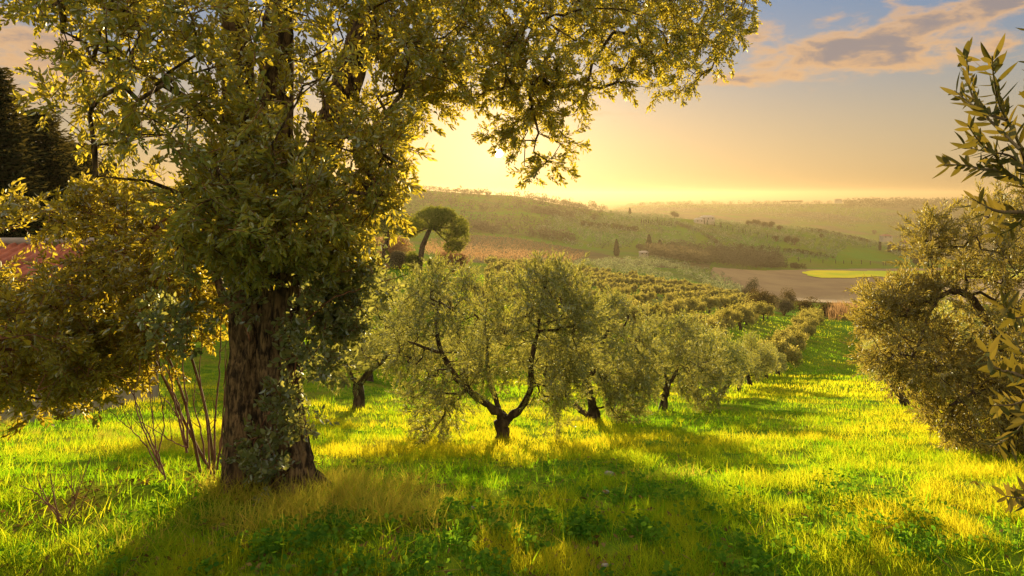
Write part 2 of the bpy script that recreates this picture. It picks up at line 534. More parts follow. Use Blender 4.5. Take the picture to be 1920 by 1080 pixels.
def build_ground():
    ys = np.concatenate([np.linspace(-40, 2.0, 30)[:-1], np.exp(np.linspace(math.log(2.0), math.log(15800), 760))])
    pxl = np.concatenate([np.linspace(-2600, -200, 60)[:-1], np.linspace(-200, 2120, 520), np.linspace(2120, 3600, 40)[1:]])
    t = (pxl - CX) / F
    Yg, Tg = np.meshgrid(ys, t, indexing='ij')
    Xg = Tg * np.sqrt(np.maximum(Yg, 0) ** 2 + 14.0 ** 2)
    Zg = ground(Xg, Yg)
    nr, nc = Yg.shape
    i = np.arange(nr - 1)[:, None] * nc; j = np.arange(nc - 1)[None]
    Fq = np.stack([i + j, i + j + 1, i + j + 1 + nc, i + j + nc], -1).reshape(-1, 4)
    V = np.stack([Xg, Yg, Zg], -1).reshape(-1, 3)
    # tint: 0 grass, 1 dry brown land
    px, row = proj(V[:, 0], V[:, 1], V[:, 2])
    Y = V[:, 1]
    nz = fbm(V[:, 0] / 25, V[:, 1] / 25, 4, 21)
    nzb = fbm(V[:, 0] / 120, V[:, 1] / 160, 4, 31)
    dry = np.where(Y < 60, 0.0, np.clip((nz - 0.5) * 5, 0, 1) * 0.5)
    dry = np.maximum(dry, np.where((Y > 110) & (Y < 700) & in_poly(px, row, F_STRAW), 0.75 + 0.25 * nz, 0))
    dry = np.maximum(dry, np.where((Y > 230) & (Y < 520) & in_poly(px, row, F_PLOUGH), 1.0, 0) * 0)
    dry = np.where(Y > 900, np.clip((nzb - 0.42) * 6, 0, 1) * 0.9, dry)
    dry = np.where((Y > 700) & (px > 1640), np.maximum(dry, np.clip((px - 1640) / 120, 0, 1) * 0.85), dry)
    me = make_mesh('ground', V, [(Fq, 0)], dry)
    m, g = new_mat('grass_ground')
    out = g.n('ShaderNodeOutputMaterial')
    b = g.n('ShaderNodeBsdfPrincipled'); b.inputs['Roughness'].default_value = 0.95
    b.inputs['Specular IOR Level'].default_value = 0.0
    tc = g.n('ShaderNodeTexCoord'); ob = tc.outputs['Object']
    at = g.n('ShaderNodeAttribute', attribute_name='tint')
    n1 = g.noise(ob, 0.35, 6, 0.65)
    n2 = g.noise(ob, 2.5, 6, 0.7)
    n3 = g.noise(ob, 14.0, 4, 0.7)
    n4 = g.noise(ob, 0.02, 5, 0.6)
    col = g.mix(g.smooth(n2, 0.35, 0.65), (0.065, 0.150, 0.010), (0.20, 0.26, 0.016))
    col = g.mix(g.m('MULTIPLY', g.smooth(n1, 0.50, 0.66), 0.65), col, (0.26, 0.21, 0.03))
    col = g.mix(g.m('MULTIPLY', g.smooth(n3, 0.52, 0.7), 0.5), col, (0.075, 0.075, 0.015))
    col = g.mix(g.m('MULTIPLY', g.smooth(n4, 0.45, 0.6), 0.6), col, (0.10, 0.24, 0.025))
    dc = g.mix(g.smooth(n2, 0.4, 0.6), (0.17, 0.125, 0.055), (0.23, 0.17, 0.075))
    dc = g.mix(g.smooth(n4, 0.4, 0.62), dc, (0.13, 0.095, 0.06))
    col = g.mix(at.outputs['Fac'], col, dc)
    g.set(b.inputs['Base Color'], col)
    bp = g.n('ShaderNodeBump'); bp.inputs['Strength'].default_value = 0.7; bp.inputs['Distance'].default_value = 0.05
    g.set(bp.inputs['Height'], n3)
    g.t.links.new(bp.outputs[0], b.inputs['Normal'])
    g.t.links.new(b.outputs[0], out.inputs[0])
    link('ground', me, m, kind='structure')


build_ground()


def field(name, poly, y0, y1, lift, mat, pitch=0):
    a = np.array(poly, float)
    pxl = np.linspace(a[:, 0].min(), a[:, 0].max(), 420)
    ys = np.linspace(y0, y1, 420)
    Yg, Pg = np.meshgrid(ys, pxl, indexing='ij')
    Xg = (Pg - CX) / F * Yg
    Zg = ground(Xg, Yg) + lift
    px, row = proj(Xg, Yg, Zg)
    keep = in_poly(px + (fbm(Xg / 9, Yg / 9, 2, 4) - .5) * 6, row + (fbm(Xg / 9, Yg / 9, 2, 8) - .5) * 2, poly)
    nr, nc = Yg.shape
    kk = keep[:-1, :-1] & keep[1:, 1:] & keep[:-1, 1:] & keep[1:, :-1]
    i = np.arange(nr - 1)[:, None] * nc; j = np.arange(nc - 1)[None]
    Fq = np.stack([i + j, i + j + 1, i + j + 1 + nc, i + j + nc], -1)[kk]
    used = np.unique(Fq); mp = np.zeros(nr * nc, int); mp[used] = np.arange(len(used))
    V = np.stack([Xg, Yg, Zg], -1).reshape(-1, 3)[used]
    return link(name, make_mesh(name, V, [(mp[Fq], 0)]), mat, kind='structure')


def build_fields():
    m, g = new_mat('ploughed_soil')
    out = g.n('ShaderNodeOutputMaterial')
    b = g.n('ShaderNodeBsdfPrincipled'); b.inputs['Roughness'].default_value = 1.0
    tc = g.n('ShaderNodeTexCoord')
    wv = g.n('ShaderNodeTexWave', bands_direction='Y'); wv.inputs['Scale'].default_value = 0.09
    wv.inputs['Distortion'].default_value = 5.0; wv.inputs['Detail'].default_value = 2; wv.inputs['Detail Scale'].default_value = 0.25
    g.t.links.new(tc.outputs['Object'], wv.inputs[0])
    n = g.noise(tc.outputs['Object'], 0.05, 5, 0.6)
    col = g.mix(g.smooth(n, 0.35, 0.65), (0.30, 0.18, 0.07), (0.40, 0.26, 0.10))
    col = g.mix(g.m('MULTIPLY', wv.outputs[1], 0.35), col, (0.20, 0.115, 0.06))
    g.set(b.inputs['Base Color'], col)
    g.t.links.new(b.outputs[0], out.inputs[0])
    field('ploughed_field', F_PLOUGH, 262, 560, 0.30, m)
    m2 = plain_mat('flowering_crop', (0.62, 0.66, 0.01), (0.95, 0.76, 0.01), 0.02)
    field('yellow_field', F_YELLOW, 380, 560, 0.62, m2)


build_fields()


def build_sea():
    V = [(-90000, 9000, -100), (90000, 9000, -100), (90000, 50000, -100), (-90000, 50000, -100)]
    m, g = new_mat('sea_water')
    out = g.n('ShaderNodeOutputMaterial')
    b = g.n('ShaderNodeBsdfPrincipled'); b.inputs['Roughness'].default_value = 0.8
    b.inputs['Specular IOR Level'].default_value = 0.2
    b.inputs['Base Color'].default_value = (0.03, 0.045, 0.06, 1)
    g.t.links.new(b.outputs[0], out.inputs[0])
    link('sea', make_mesh('sea', V, [([[0, 1, 2, 3]], 0)]), m, kind='structure')


build_sea()


# ------------------------------------------------------------------ foliage
def basis(d, roll):
    """rotation matrices taking +Z to d with a random roll; d (n,3)"""
    d = d / (np.linalg.norm(d, axis=1)[:, None] + 1e-9)
    ref = np.where(np.abs(d[:, 2:3]) < 0.9, np.array([[0, 0, 1.0]]), np.array([[1.0, 0, 0]]))
    a = np.cross(ref, d); a /= np.linalg.norm(a, axis=1)[:, None] + 1e-9
    b = np.cross(d, a)
    c, s = np.cos(roll)[:, None], np.sin(roll)[:, None]
    return np.stack([a * c + b * s, b * c - a * s, d], -1)      # columns


def leaf_shape(L, W, fold, curl):
    """6 vertices, 2 quads folded on the midrib; along +X from origin, normal +Z"""
    V = np.array([[0, 0, 0], [0.30 * L, W * 0.5, fold], [0.68 * L, W * 0.42, fold - curl * 0.4], [L, 0, -curl],
                  [0.68 * L, -W * 0.42, fold - curl * 0.4], [0.30 * L, -W * 0.5, fold]])
    return V, np.array([[0, 3, 2, 1], [0, 5, 4, 3]])


def twig_template(r, length, nleaf, L, W, mode='alt', spread=0.9, wood=0.002, side=0):
    """leafy shoot along +Z"""
    bag = Bag()
    bend = r.uniform(-0.25, 0.25, 2)
    def at(s):
        return np.array([bend[0] * s * s * length, bend[1] * s * s * length, s * length])
    tube(bag, [at(s) for s in (0, 0.35, 0.7, 1)], [wood * 1.5, wood * 1.2, wood, wood * 0.5], 3, 1, 0.5)
    spines = [(at, length, nleaf)]
    for q in range(side):
        s0 = r.uniform(0.15, 0.7); dd = r.normal(0, 1, 3); dd[2] = abs(dd[2]) + 0.5; dd /= np.linalg.norm(dd)
        l2 = length * r.uniform(0.35, 0.6); p0 = at(s0)
        f2 = (lambda s, p0=p0, dd=dd, l2=l2: p0 + dd * s * l2)
        tube(bag, [f2(0), f2(1)], [wood, wood * 0.5], 3, 1, 0.5)
        spines.append((f2, l2, max(3, int(nleaf * 0.5))))
    for f, ln, n in spines:
        ph = r.uniform(0, 6.28)
        for i in range(n):
            s = 0.12 + 0.88 * (i + r.uniform(0, 0.6)) / n
            p = f(min(s, 1))
            axis = f(min(s + 0.05, 1.05)) - f(s); axis /= np.linalg.norm(axis) + 1e-9
            if mode == 'opp':
                th = ph + (i // 2) * 1.57 + (i % 2) * 3.14
            else:
                th = ph + i * 2.4
            th += r.normal(0, 0.25)
            e1 = np.cross(axis, [0.3, 0.9, 0.1]); e1 /= np.linalg.norm(e1); e2 = np.cross(axis, e1)
            rad = e1 * math.cos(th) + e2 * math.sin(th)
            tilt = spread * (1 - 0.5 * s * (ln == length)) * r.uniform(0.75, 1.2)
            if s > 0.92:
                tilt *= 0.35
            dx = rad * math.sin(tilt) + axis * math.cos(tilt)
            dz = np.cross(dx, np.cross(axis, dx)); dz = -dz + r.normal(0, 0.35, 3)
            dy = np.cross(dz, dx); dy /= np.linalg.norm(dy) + 1e-9; dz = np.cross(dx, dy)
            sc = r.uniform(0.5, 1.2) * (1.0 if s < 0.85 else 0.75)
            LV, LF = leaf_shape(L * sc, W * sc * r.uniform(0.8, 1.15), W * r.uniform(0.05, 0.45), L * r.uniform(-0.1, 0.38))
            V = p + dx * wood + LV[:, :1] * dx + LV[:, 1:2] * dy + LV[:, 2:] * dz
            bag.add(V, LF, 0, float(r.uniform(0, 1)))
    V = np.concatenate(bag.V); T = np.concatenate(bag.T)
    G4 = {m: np.concatenate(v) for (kk, m), v in bag.G.items()}
    return V, G4, T


def place_twigs(bag, templates, pos, dirs, scale, r, tshift=None, mat_leaf=0, mat_wood=1, roll=None):
    n = len(pos)
    which = r.integers(0, len(templates), n)
    R = basis(dirs, r.uniform(0, 6.28, n) if roll is None else roll)
    if tshift is None:
        tshift = np.zeros(n)
    for k, (V, G4, T) in enumerate(templates):
        sel = np.where(which == k)[0]
        if not len(sel):
            continue
        VV = np.einsum('nij,vj->nvi', R[sel], V) * scale[sel][:, None, None] + pos[sel][:, None]
        TT = np.clip(T[None] + tshift[sel][:, None], 0, 1)
        nv = len(V)
        off = (np.arange(len(sel)) * nv)[:, None, None]
        b0 = bag.n
        bag.V.append(VV.reshape(-1, 3)); bag.T.append(TT.ravel()); bag.n += nv * len(sel)
        for m, Fq in G4.items():
            mm = mat_leaf if m == 0 else mat_wood
            bag.G.setdefault((4, mm), []).append((Fq[None] + off).reshape(-1, 4) + b0)


def cards(bag, pos, L, W, r, tint=None, up=0.0, mat=0, dirs=None):
    """loose diamond leaves"""
    n = len(pos)
    d = r.normal(0, 1, (n, 3)) if dirs is None else dirs + r.normal(0, 0.35, (n, 3))
    d[:, 2] += up
    R = basis(d, r.uniform(0, 6.28, n))
    LL = L * r.uniform(0.6, 1.2, n); WW = W * r.uniform(0.7, 1.2, n)
    q = np.array([[0, -0.5], [0.5, 0.0], [0, 0.5], [-0.5, 0.0]])
    V = pos[:, None] + (q[None, :, 1:2] * LL[:, None, None]) * R[:, None, :, 2] + (q[None, :, 0:1] * WW[:, None, None]) * R[:, None, :, 0]
    V += R[:, None, :, 1] * (np.array([0, 1, 0, 1])[None, :, None] * WW[:, None, None] * 0.18)
    Fq = (np.arange(n)[:, None] * 4 + np.arange(4)[None])
    t = r.uniform(0, 1, n) if tint is None else tint
    bag.add(V.reshape(-1, 3), Fq, mat, np.repeat(t, 4))


def grow(paths, radii, targets, seg=0.35, crook=0.12, pen=0.12, tip=0.004, pw=2.3, r=rng, droop=0.0):
    """joins every target to the nearest wood; returns node positions, radii, twig directions, limb paths"""
    pos = []; par = []; fixed = []; plen = []
    tubes = []
    for pth, rd in zip(paths, radii):
        ids = []
        for i, (p, q) in enumerate(zip(pth, rd)):
            ids.append(len(pos)); pos.append(np.asarray(p, float)); fixed.append(q)
            par.append(ids[-2] if i else -1); plen.append(0.0)
    base = np.array(pos)
    T = np.asarray(targets, float)
    d0 = np.array([np.min(np.linalg.norm(base - t, axis=1)) for t in T])
    cap = len(pos) + int(sum(max(2, d / seg + 3) for d in d0)) + len(T) * 6
    A = np.zeros((cap, 3)); A[:len(pos)] = pos; n = len(pos)
    PL = np.zeros(cap); PR = np.full(cap, -1); PR[:n] = par
    tipid = np.zeros(len(T), int)
    tdir = np.zeros((len(T), 3))
    for ti in np.argsort(d0):
        t = T[ti]
        dd = np.linalg.norm(A[:n] - t, axis=1)
        i = int(np.argmin(dd + pen * PL[:n]))
        dist = dd[i]
        m = max(1, int(dist / seg + 0.5))
        a = A[i]
        side = r.normal(0, 1, 3); ax = (t - a) / (dist + 1e-9); side -= ax * (side @ ax)
        side /= np.linalg.norm(side) + 1e-9
        ids = [i]
        for q in range(1, m + 1):
            s = q / m
            p = a + (t - a) * s + side * math.sin(math.pi * s) * dist * crook * r.uniform(0.6, 1.3)
            p = p + np.array([0, 0, 1]) * math.sin(math.pi * s) * dist * droop
            if n >= cap:
                break
            A[n] = p; PR[n] = ids[-1]; PL[n] = PL[i] + dist * s
            ids.append(n); n += 1
        tubes.append(ids)
        tipid[ti] = ids[-1]
        tdir[ti] = A[ids[-1]] - A[ids[-2]] if len(ids) > 1 else ax
    acc = np.zeros(n)
    for i in tipid:
        acc[i] += tip ** pw
    for i in range(n - 1, -1, -1):
        if acc[i] == 0:
            acc[i] = tip ** pw
        if PR[i] >= 0:
            acc[int(PR[i])] += acc[i]
    R = acc ** (1 / pw)
    return A[:n], R, tdir, tubes


def wood_mesh(bag, A, R, tubes, mat=0, maxr=0.12, sides=None):
    for ids in tubes:
        rr = np.minimum(R[ids], maxr)
        rr[0] = rr[min(1, len(rr) - 1)]
        s = sides or (7 if rr.max() > 0.03 else 5 if rr.max() > 0.012 else 3)
        tube(bag, A[ids], rr, s, mat)


def poly_targets(poly, n, Yf, Tf, r, edge=40.0, power=0.5):
    """targets scattered through a volume: outline poly (photo px) at distance Yf(px,row), half thickness Tf"""
    a = np.array(poly, float)
    out = []
    while len(out) < n:
        x = r.uniform(a[:, 0].min(), a[:, 0].max(), n * 2)
        y = r.uniform(a[:, 1].min(), a[:, 1].max(), n * 2)
        k = in_poly(x, y, poly)
        x, y = x[k], y[k]
        e = np.clip(poly_edge(x, y, poly) / edge, 0.05, 1) ** power
        Y = Yf(x, y) + r.uniform(-1, 1, len(x)) * Tf * e
        out.extend(list(np.stack([(x - CX) / F * Y, Y, -(y - HR) / F * Y], -1)))
    return np.array(out[:n])


OAK_T = [twig_template(rng, 0.24, 15, 0.060, 0.025, 'alt', 1.0, 0.0018, 2) for _ in range(10)]
IVY_T = [twig_template(rng, 0.20, 9, 0.062, 0.040, 'alt', 1.15, 0.0018, 1) for _ in range(8)]
OLV_T = [twig_template(rng, 0.32, 22, 0.058, 0.0125, 'opp', 0.85, 0.0016, 2) for _ in range(10)]
OLV_T2 = [twig_template(rng, 0.34, 14, 0.085, 0.020, 'opp', 0.85, 0.0025, 1) for _ in range(8)]


# ------------------------------------------------------------------ the big oak
def bark_tube(bag, pts, rad, sides=72, step=0.022, amp=0.034, seed=0, flare=None):
    pts = np.asarray(pts, float); rad = np.asarray(rad, float)
    s = np.concatenate([[0], np.cumsum(np.linalg.norm(np.diff(pts, axis=0), axis=1))])
    n = max(4, int(s[-1] / step))
    q = np.linspace(0, s[-1], n)
    c = np.stack([np.interp(q, s, pts[:, k]) for k in range(3)], -1)
    kk = np.exp(-0.5 * (np.arange(-8, 9) / 3.5) ** 2); kk /= kk.sum()
    for k in range(3):
        e = np.pad(c[:, k], 8, mode='reflect', reflect_type='odd')
        c[:, k] = np.convolve(e, kk, 'valid')
    rr = np.interp(q, s, rad)
    th = np.linspace(0, 2 * np.pi, sides, endpoint=False)
    Q, TH = np.meshgrid(q, th, indexing='ij')
    # vertical fissures: periodic noise round the trunk
    cxn, syn = np.cos(TH), np.sin(TH)
    wob = (fbm(Q * 1.6 + 7, cxn * 1.5 + seed, 3, seed) - 0.5) * 0.6
    ridg = np.abs(fbm((TH + wob) * 5.0, Q * 3.2, 3, seed + 5) - 0.5) * 2
    seam = np.abs(fbm((2 * np.pi - TH + wob) * 5.0, Q * 3.2, 3, seed + 5) - 0.5) * 2
    w = np.clip(TH / 0.5, 0, 1)
    ridg = ridg * w + seam * (1 - w)
    fine = fbm(cxn * 9 + Q * 3, syn * 9 + Q * 14, 3, seed + 9)
    lob = 0.06 * np.cos(TH * 3 + Q * 0.9 + seed) + 0.04 * np.cos(TH * 5 - Q * 0.6)
    R = rr[:, None] * (1 + lob) + amp * (np.clip(ridg * 2.6, 0, 1) - 0.6) * np.clip(rr[:, None] / 0.12, 0.25, 1.2) + 0.006 * (fine - 0.5)
    if flare is not None:
        fl = np.exp(-Q / 0.16) * flare
        R = R + fl * (0.55 + 0.45 * np.cos(TH * 4 + seed))
    tg = np.gradient(c, axis=0); tg /= np.linalg.norm(tg, axis=1)[:, None]
    a = np.cross(tg, [0.0, 1.0, 0.02]); a /= np.linalg.norm(a, axis=1)[:, None]
    b = np.cross(tg, a)
    V = c[:, None] + R[..., None] * (cxn[..., None] * a[:, None] + syn[..., None] * b[:, None])
    i = np.arange(n - 1)[:, None] * sides; j = np.arange(sides)[None]; k2 = (j + 1) % sides
    bag.add(V.reshape(-1, 3), np.stack([i + j, i + k2, i + k2 + sides, i + j + sides], -1).reshape(-1, 4), 0, 0.5)


def build_oak():
    r = np.random.default_rng(11)
    YT = 5.5
    gz = G(*P(505, 900, YT)[:2])
    root = P(505, 900, YT); root[2] = gz
    oak = thing('oak_tree', root, 'huge spreading evergreen oak with dark furrowed trunk beside the bare stems', 'tree')
    A_ = [(474, 935, 5.5), (472, 860, 5.5), (474, 760, 5.52), (478, 640, 5.55), (478, 520, 5.6), (468, 400, 5.65), (456, 290, 5.7), (450, 150, 5.8), (442, 0, 5.9), (430, -180, 6.0), (405, -420, 6.0)]
    B_ = [(553, 935, 5.36), (540, 860, 5.38), (528, 760, 5.42), (522, 640, 5.46), (528, 520, 5.5), (524, 400, 5.5), (514, 280, 5.5), (518, 150, 5.45), (522, 0, 5.4), (535, -180, 5.3), (560, -420, 5.2)]
    C_ = [(536, 520, 5.55), (560, 420, 5.75), (596, 310, 6.0), (632, 215, 6.25), (664, 120, 6.45), (690, 20, 6.6), (730, -80, 6.8), (800, -200, 7.0)]
    D_ = [(664, 120, 6.45), (760, 30, 6.9), (900, -60, 7.3), (1080, -110, 7.6), (1260, -80, 7.9), (1360, -20, 8.1)]
    E_ = [(456, 290, 5.7), (360, 190, 5.2), (240, 120, 4.8), (120, 60, 4.5)]
    H_ = [(900, -60, 7.3), (960, 60, 7.0), (990, 170, 6.8), (1010, 250, 6.7)]
    J_ = [(478, 600, 5.55), (420, 560, 5.7), (395, 480, 6.0), (380, 430, 6.2)]
    K_ = [(470, 420, 5.65), (380, 380, 5.0), (280, 340, 4.7), (180, 330, 4.5)]
    L_ = [(528, 470, 5.5), (600, 400, 5.2), (660, 330, 5.0), (720, 290, 5.0)]
    rr = {'A': [.235, .225, .205, .19, .18, .165, .14, .12, .10, .075, .04], 'B': [.165, .16, .155, .15, .145, .14, .13, .12, .10, .07, .04],
          'C': [.15, .15, .145, .14, .13, .12, .10, .05], 'D': [.10, .085, .07, .055, .04, .02], 'E': [.04, .028, .016, .006],
          'H': [.04, .03, .02, .01], 'J': [.05, .04, .03, .015], 'K': [.035, .02, .012, .005], 'L': [.04, .028, .018, .006]}
    raw = {'A': A_, 'B': B_, 'C': C_, 'D': D_, 'E': E_, 'H': H_, 'J': J_, 'K': K_, 'L': L_}
    pth = {k: [P(*q) for q in v] for k, v in raw.items()}
    bag = Bag()
    bark_tube(bag, pth['A'], rr['A'], 84, seed=2, flare=0.10)
    bark_tube(bag, pth['B'], rr['B'], 84, seed=5, flare=0.15)
    bark_tube(bag, pth['C'], rr['C'], 56, 0.03, 0.012, seed=9)
    part('trunk', bag.mesh('oak_trunk'), M_BARK, oak)
    crownU = [(-260, -420), (-120, -60), (0, 10), (70, 45), (120, 80), (60, 125), (75, 185), (140, 250), (200, 290), (260, 330), (330, 420), (330, 520), (410, 560),
              (460, 500), (520, 480), (590, 500), (640, 490), (690, 470), (735, 430), (765, 380), (770, 325), (805, 285), (825, 220), (900, 180), (1105, 175), (1180, 165), (1290, 180), (1330, 135),
              (1380, 95), (1415, 40), (1440, -30), (1420, -300), (1100, -460), (600, -560)]
    hang = [(900, 150), (925, 215), (905, 290), (950, 295), (1000, 335), (1040, 300), (1072, 315), (1075, 240), (1105, 190), (1090, 140)]

    def Yf(x, y):
        left = np.clip((x - 250) / 500, 0, 1)
        right = np.clip((x - 700) / 600, 0, 1)
        return 4.7 + 0.9 * left + 2.0 * right
    vis = poly_targets([q for q in crownU], 2300, Yf, 1.25, r, 90)
    pxv, rv = proj(*vis.T)
    # thin the crown where the sky shows through, and above the frame
    nz = fbm(pxv / 70, rv / 70, 3, 40)
    keep = ~((nz < 0.475) & (r.uniform(0, 1, len(vis)) < 0.90))
    keep &= ~((rv < -60) & (r.uniform(0, 1, len(vis)) < 0.6))
    vis = vis[keep]
    hg = poly_targets(hang, 105, lambda x, y: 6.8 + 0 * x, 0.7, r, 60)
    rt = poly_targets([(700, -60), (1440, -60), (1415, 40), (1380, 95), (1330, 130), (1290, 175), (1180, 160), (1100, 175), (900, 170), (850, 205), (780, 200), (700, 240)], 560, Yf, 1.0, r, 60)
    mid = poly_targets([(420, 300), (560, 260), (760, 250), (745, 370), (670, 460), (590, 480), (440, 490), (330, 480), (330, 380)], 260, lambda x, y: 4.9 + 0 * x, 0.7, r, 60)
    T = np.concatenate([vis, hg, rt, mid])
    px_, row_ = proj(*T.T)
    T = T[np.hypot(px_ - 935, row_ - 290) > 34]
    order = ['A', 'B', 'C', 'D', 'E', 'H', 'J', 'K', 'L']
    dens = {}
    for k in order:                                              # denser nodes along the limbs
        p = np.array(pth[k]); s = np.linspace(0, len(p) - 1, len(p) * 4)
        pp = np.stack([np.interp(s, np.arange(len(p)), p[:, c]) for c in range(3)], -1)
        dens[k] = pp[len(pp) // 3:] if k in 'AB' else pp
    A, R, td, tubes = grow([dens[k] for k in order], [np.full(len(dens[k]), .1) for k in order], T, 0.22, 0.14, 0.10, 0.0035, 2.2, r)
    bag = Bag()
    for k in ['D', 'E', 'H', 'J', 'K', 'L']:
        tube(bag, pth[k], rr[k], 10)
    wood_mesh(bag, A, R, tubes, 0, 0.045)
    part('branches', bag.mesh('oak_branches'), M_BARK, oak)
    bag = Bag()
    n = len(T)
    tn = td / (np.linalg.norm(td, axis=1)[:, None] + 1e-9)
    for rep in range(2):
        d = tn * 0.6 + r.normal(0, 0.6, (n, 3)); d[:, 2] += np.where(T[:, 0] > 0, -0.35, 0.05)
        pos = T + r.normal(0, 0.05, (n, 3)) - (0.06 * rep) * tn
        place_twigs(bag, OAK_T, pos, d, r.uniform(0.72, 1.15, n) * np.where(T[:, 0] > -0.6, 0.9, 1.0), r, r.normal(0, 0.17, n))
    part('crown', bag.mesh('oak_crown', False), [M_OAK, M_TWIG], oak)

    # ------- leafy shoots and creeper on the trunk
    iv = thing('climbing_ivy', P(520, 880, 5.15), 'pale green creeper climbing the front of the big oak trunk', 'ivy')
    strands = [[(500, 905, 5.22), (512, 840, 5.2), (520, 770, 5.2), (545, 730, 5.15), (560, 660, 5.2), (575, 590, 5.25), (600, 540, 5.3), (640, 500, 5.4)],
               [(480, 900, 5.2), (470, 850, 5.2), (490, 800, 5.2), (520, 740, 5.2)],
               [(548, 735, 5.2), (570, 690, 5.15), (600, 650, 5.2), (610, 610, 5.2)],
               [(470, 640, 5.3), (455, 590, 5.3), (450, 540, 5.35), (465, 490, 5.35)],
               [(575, 600, 5.2), (620, 560, 5.2), (680, 540, 5.2), (760, 515, 5.2)],
               [(560, 560, 5.2), (600, 530, 5.15), (640, 510, 5.1), (720, 480, 5.1)]]
    bag = Bag(); TT = []
    for s in strands:
        p = np.array([P(*q) for q in s])
        q = np.linspace(0, len(p) - 1, len(p) * 5)
        pp = np.stack([np.interp(q, np.arange(len(p)), p[:, c]) for c in range(3)], -1) + r.normal(0, 0.006, (len(q), 3))
        tube(bag, pp, np.linspace(0.008, 0.003, len(pp)), 5, 1)
        TT.append(pp)
    part('stem', bag.mesh('ivy_stem'), [M_TWIG, M_TWIG], iv)
    TT = np.concatenate(TT)
    blobs = [((515, 770), 18, 5.1, 12), ((490, 860), 34, 5.12, 34), ((520, 880), 22, 5.1, 10), ((540, 740), 20, 5.1, 14), ((580, 680), 26, 5.1, 20), ((612, 600), 44, 5.55, 85), ((640, 545), 46, 5.7, 80),
             ((460, 570), 26, 5.2, 12), ((590, 500), 50, 5.1, 60), ((560, 620), 30, 5.1, 14), ((700, 520), 44, 5.2, 22), ((665, 500), 38, 5.8, 50), ((650, 610), 30, 5.6, 44), ((622, 680), 24, 5.5, 26), ((560, 790), 22, 5.12, 12), ((450, 500), 40, 5.2, 30), ((630, 470), 50, 5.7, 50), ((320, 610), 45, 4.6, 34)]
    pts = []
    for (c, s, Y, m) in blobs:
        for _ in range(m):
            pts.append(P(c[0] + r.normal(0, s * 0.6), c[1] + r.normal(0, s * 0.6), Y + r.normal(0, 0.09)))
    pts = np.array(pts)
    bag = Bag()
    d = r.normal(0, 0.8, (len(pts), 3)); d[:, 2] += 0.3; d[:, 1] -= 0.5
    place_twigs(bag, IVY_T, pts, d, r.uniform(0.7, 1.1, len(pts)), r, r.normal(0.05, 0.15, len(pts)))
    part('leaves', bag.mesh('ivy_leaves', False), [M_IVY, M_TWIG], iv)
    return oak


build_oak()


def build_left_shrubs():
    """golden evergreen bushes spreading behind and left of the oak"""
    r = np.random.default_rng(21)
    specs = [('bushy golden-leaved evergreen with low arching branches left of the oak trunk', 402, 735, 6.6,
              [(130, 385), (260, 350), (400, 390), (420, 470), (425, 600), (340, 640), (280, 690), (200, 720), (120, 700), (60, 600), (60, 430)], 1.1, 620),
             ('dark-leaved evergreen bush in front of the red tiled roof', -290, 745, 6.2,
              [(-260, 400), (-60, 380), (60, 385), (150, 410), (200, 520), (190, 640), (170, 745), (60, 752), (-60, 755), (-260, 760)], 1.1, 620)]
    for lab, bx, brow, Y, poly, th, n in specs:
        T = poly_targets(poly, n, lambda x, y: Y - 0.5 * np.clip((y - 500) / 250, 0, 1) + 0 * x, th, r, 90)
        px, row = proj(*T.T)
        redroof = (px < 195) & (row > 412) & (row < 535)
        T = T[~(redroof & (r.uniform(0, 1, len(T)) < np.where((px < 160) & (row > 424) & (row < 524), 0.98, 0.6)))]
        X0 = (bx - CX) / F * (Y + .3)
        base = np.array([X0, Y + .3, G(X0, Y + .3)])
        t = thing('evergreen_bush', base, lab, 'bush')
        top = P(bx + (-90 if bx > 0 else 230), 480, Y)
        stems = []
        for k in range(3):
            p1 = base + np.array([r.normal(0, 0.06), r.normal(0, .06), -0.1])
            p4 = top + np.array([(k - 1.5) * 0.55, r.normal(0, .25), r.normal(0, .2)])
            stems.append([p1 + (p4 - p1) * s + np.array([0.25 * math.sin(3 * s + k), 0, 0]) * s for s in np.linspace(0, 1, 9)])
        A, R, td, tubes = grow(stems, [np.full(9, .05)] * 3, T, 0.22, 0.14, 0.1, 0.003, 2.2, r)
        bag = Bag()
        for s in stems:
            tube(bag, s, np.linspace(0.016 if bx > 0 else .06, 0.008, 9), 7)
        wood_mesh(bag, A, R, tubes, 0, 0.03)
        part('branches', bag.mesh('bush_branches'), M_TWIG, t)
        bag = Bag(); m = len(T)
        tn = td / (np.linalg.norm(td, axis=1)[:, None] + 1e-9)
        for rep in range(2):
            d = tn * 0.6 + r.normal(0, 0.6, (m, 3))
            place_twigs(bag, OAK_T, T + r.normal(0, 0.07, (m, 3)), d, r.uniform(0.8, 1.3, m), r, r.normal(0, 0.15, m))
        part('foliage', bag.mesh('bush_foliage', False), [M_SHRUB, M_TWIG], t)


build_left_shrubs()


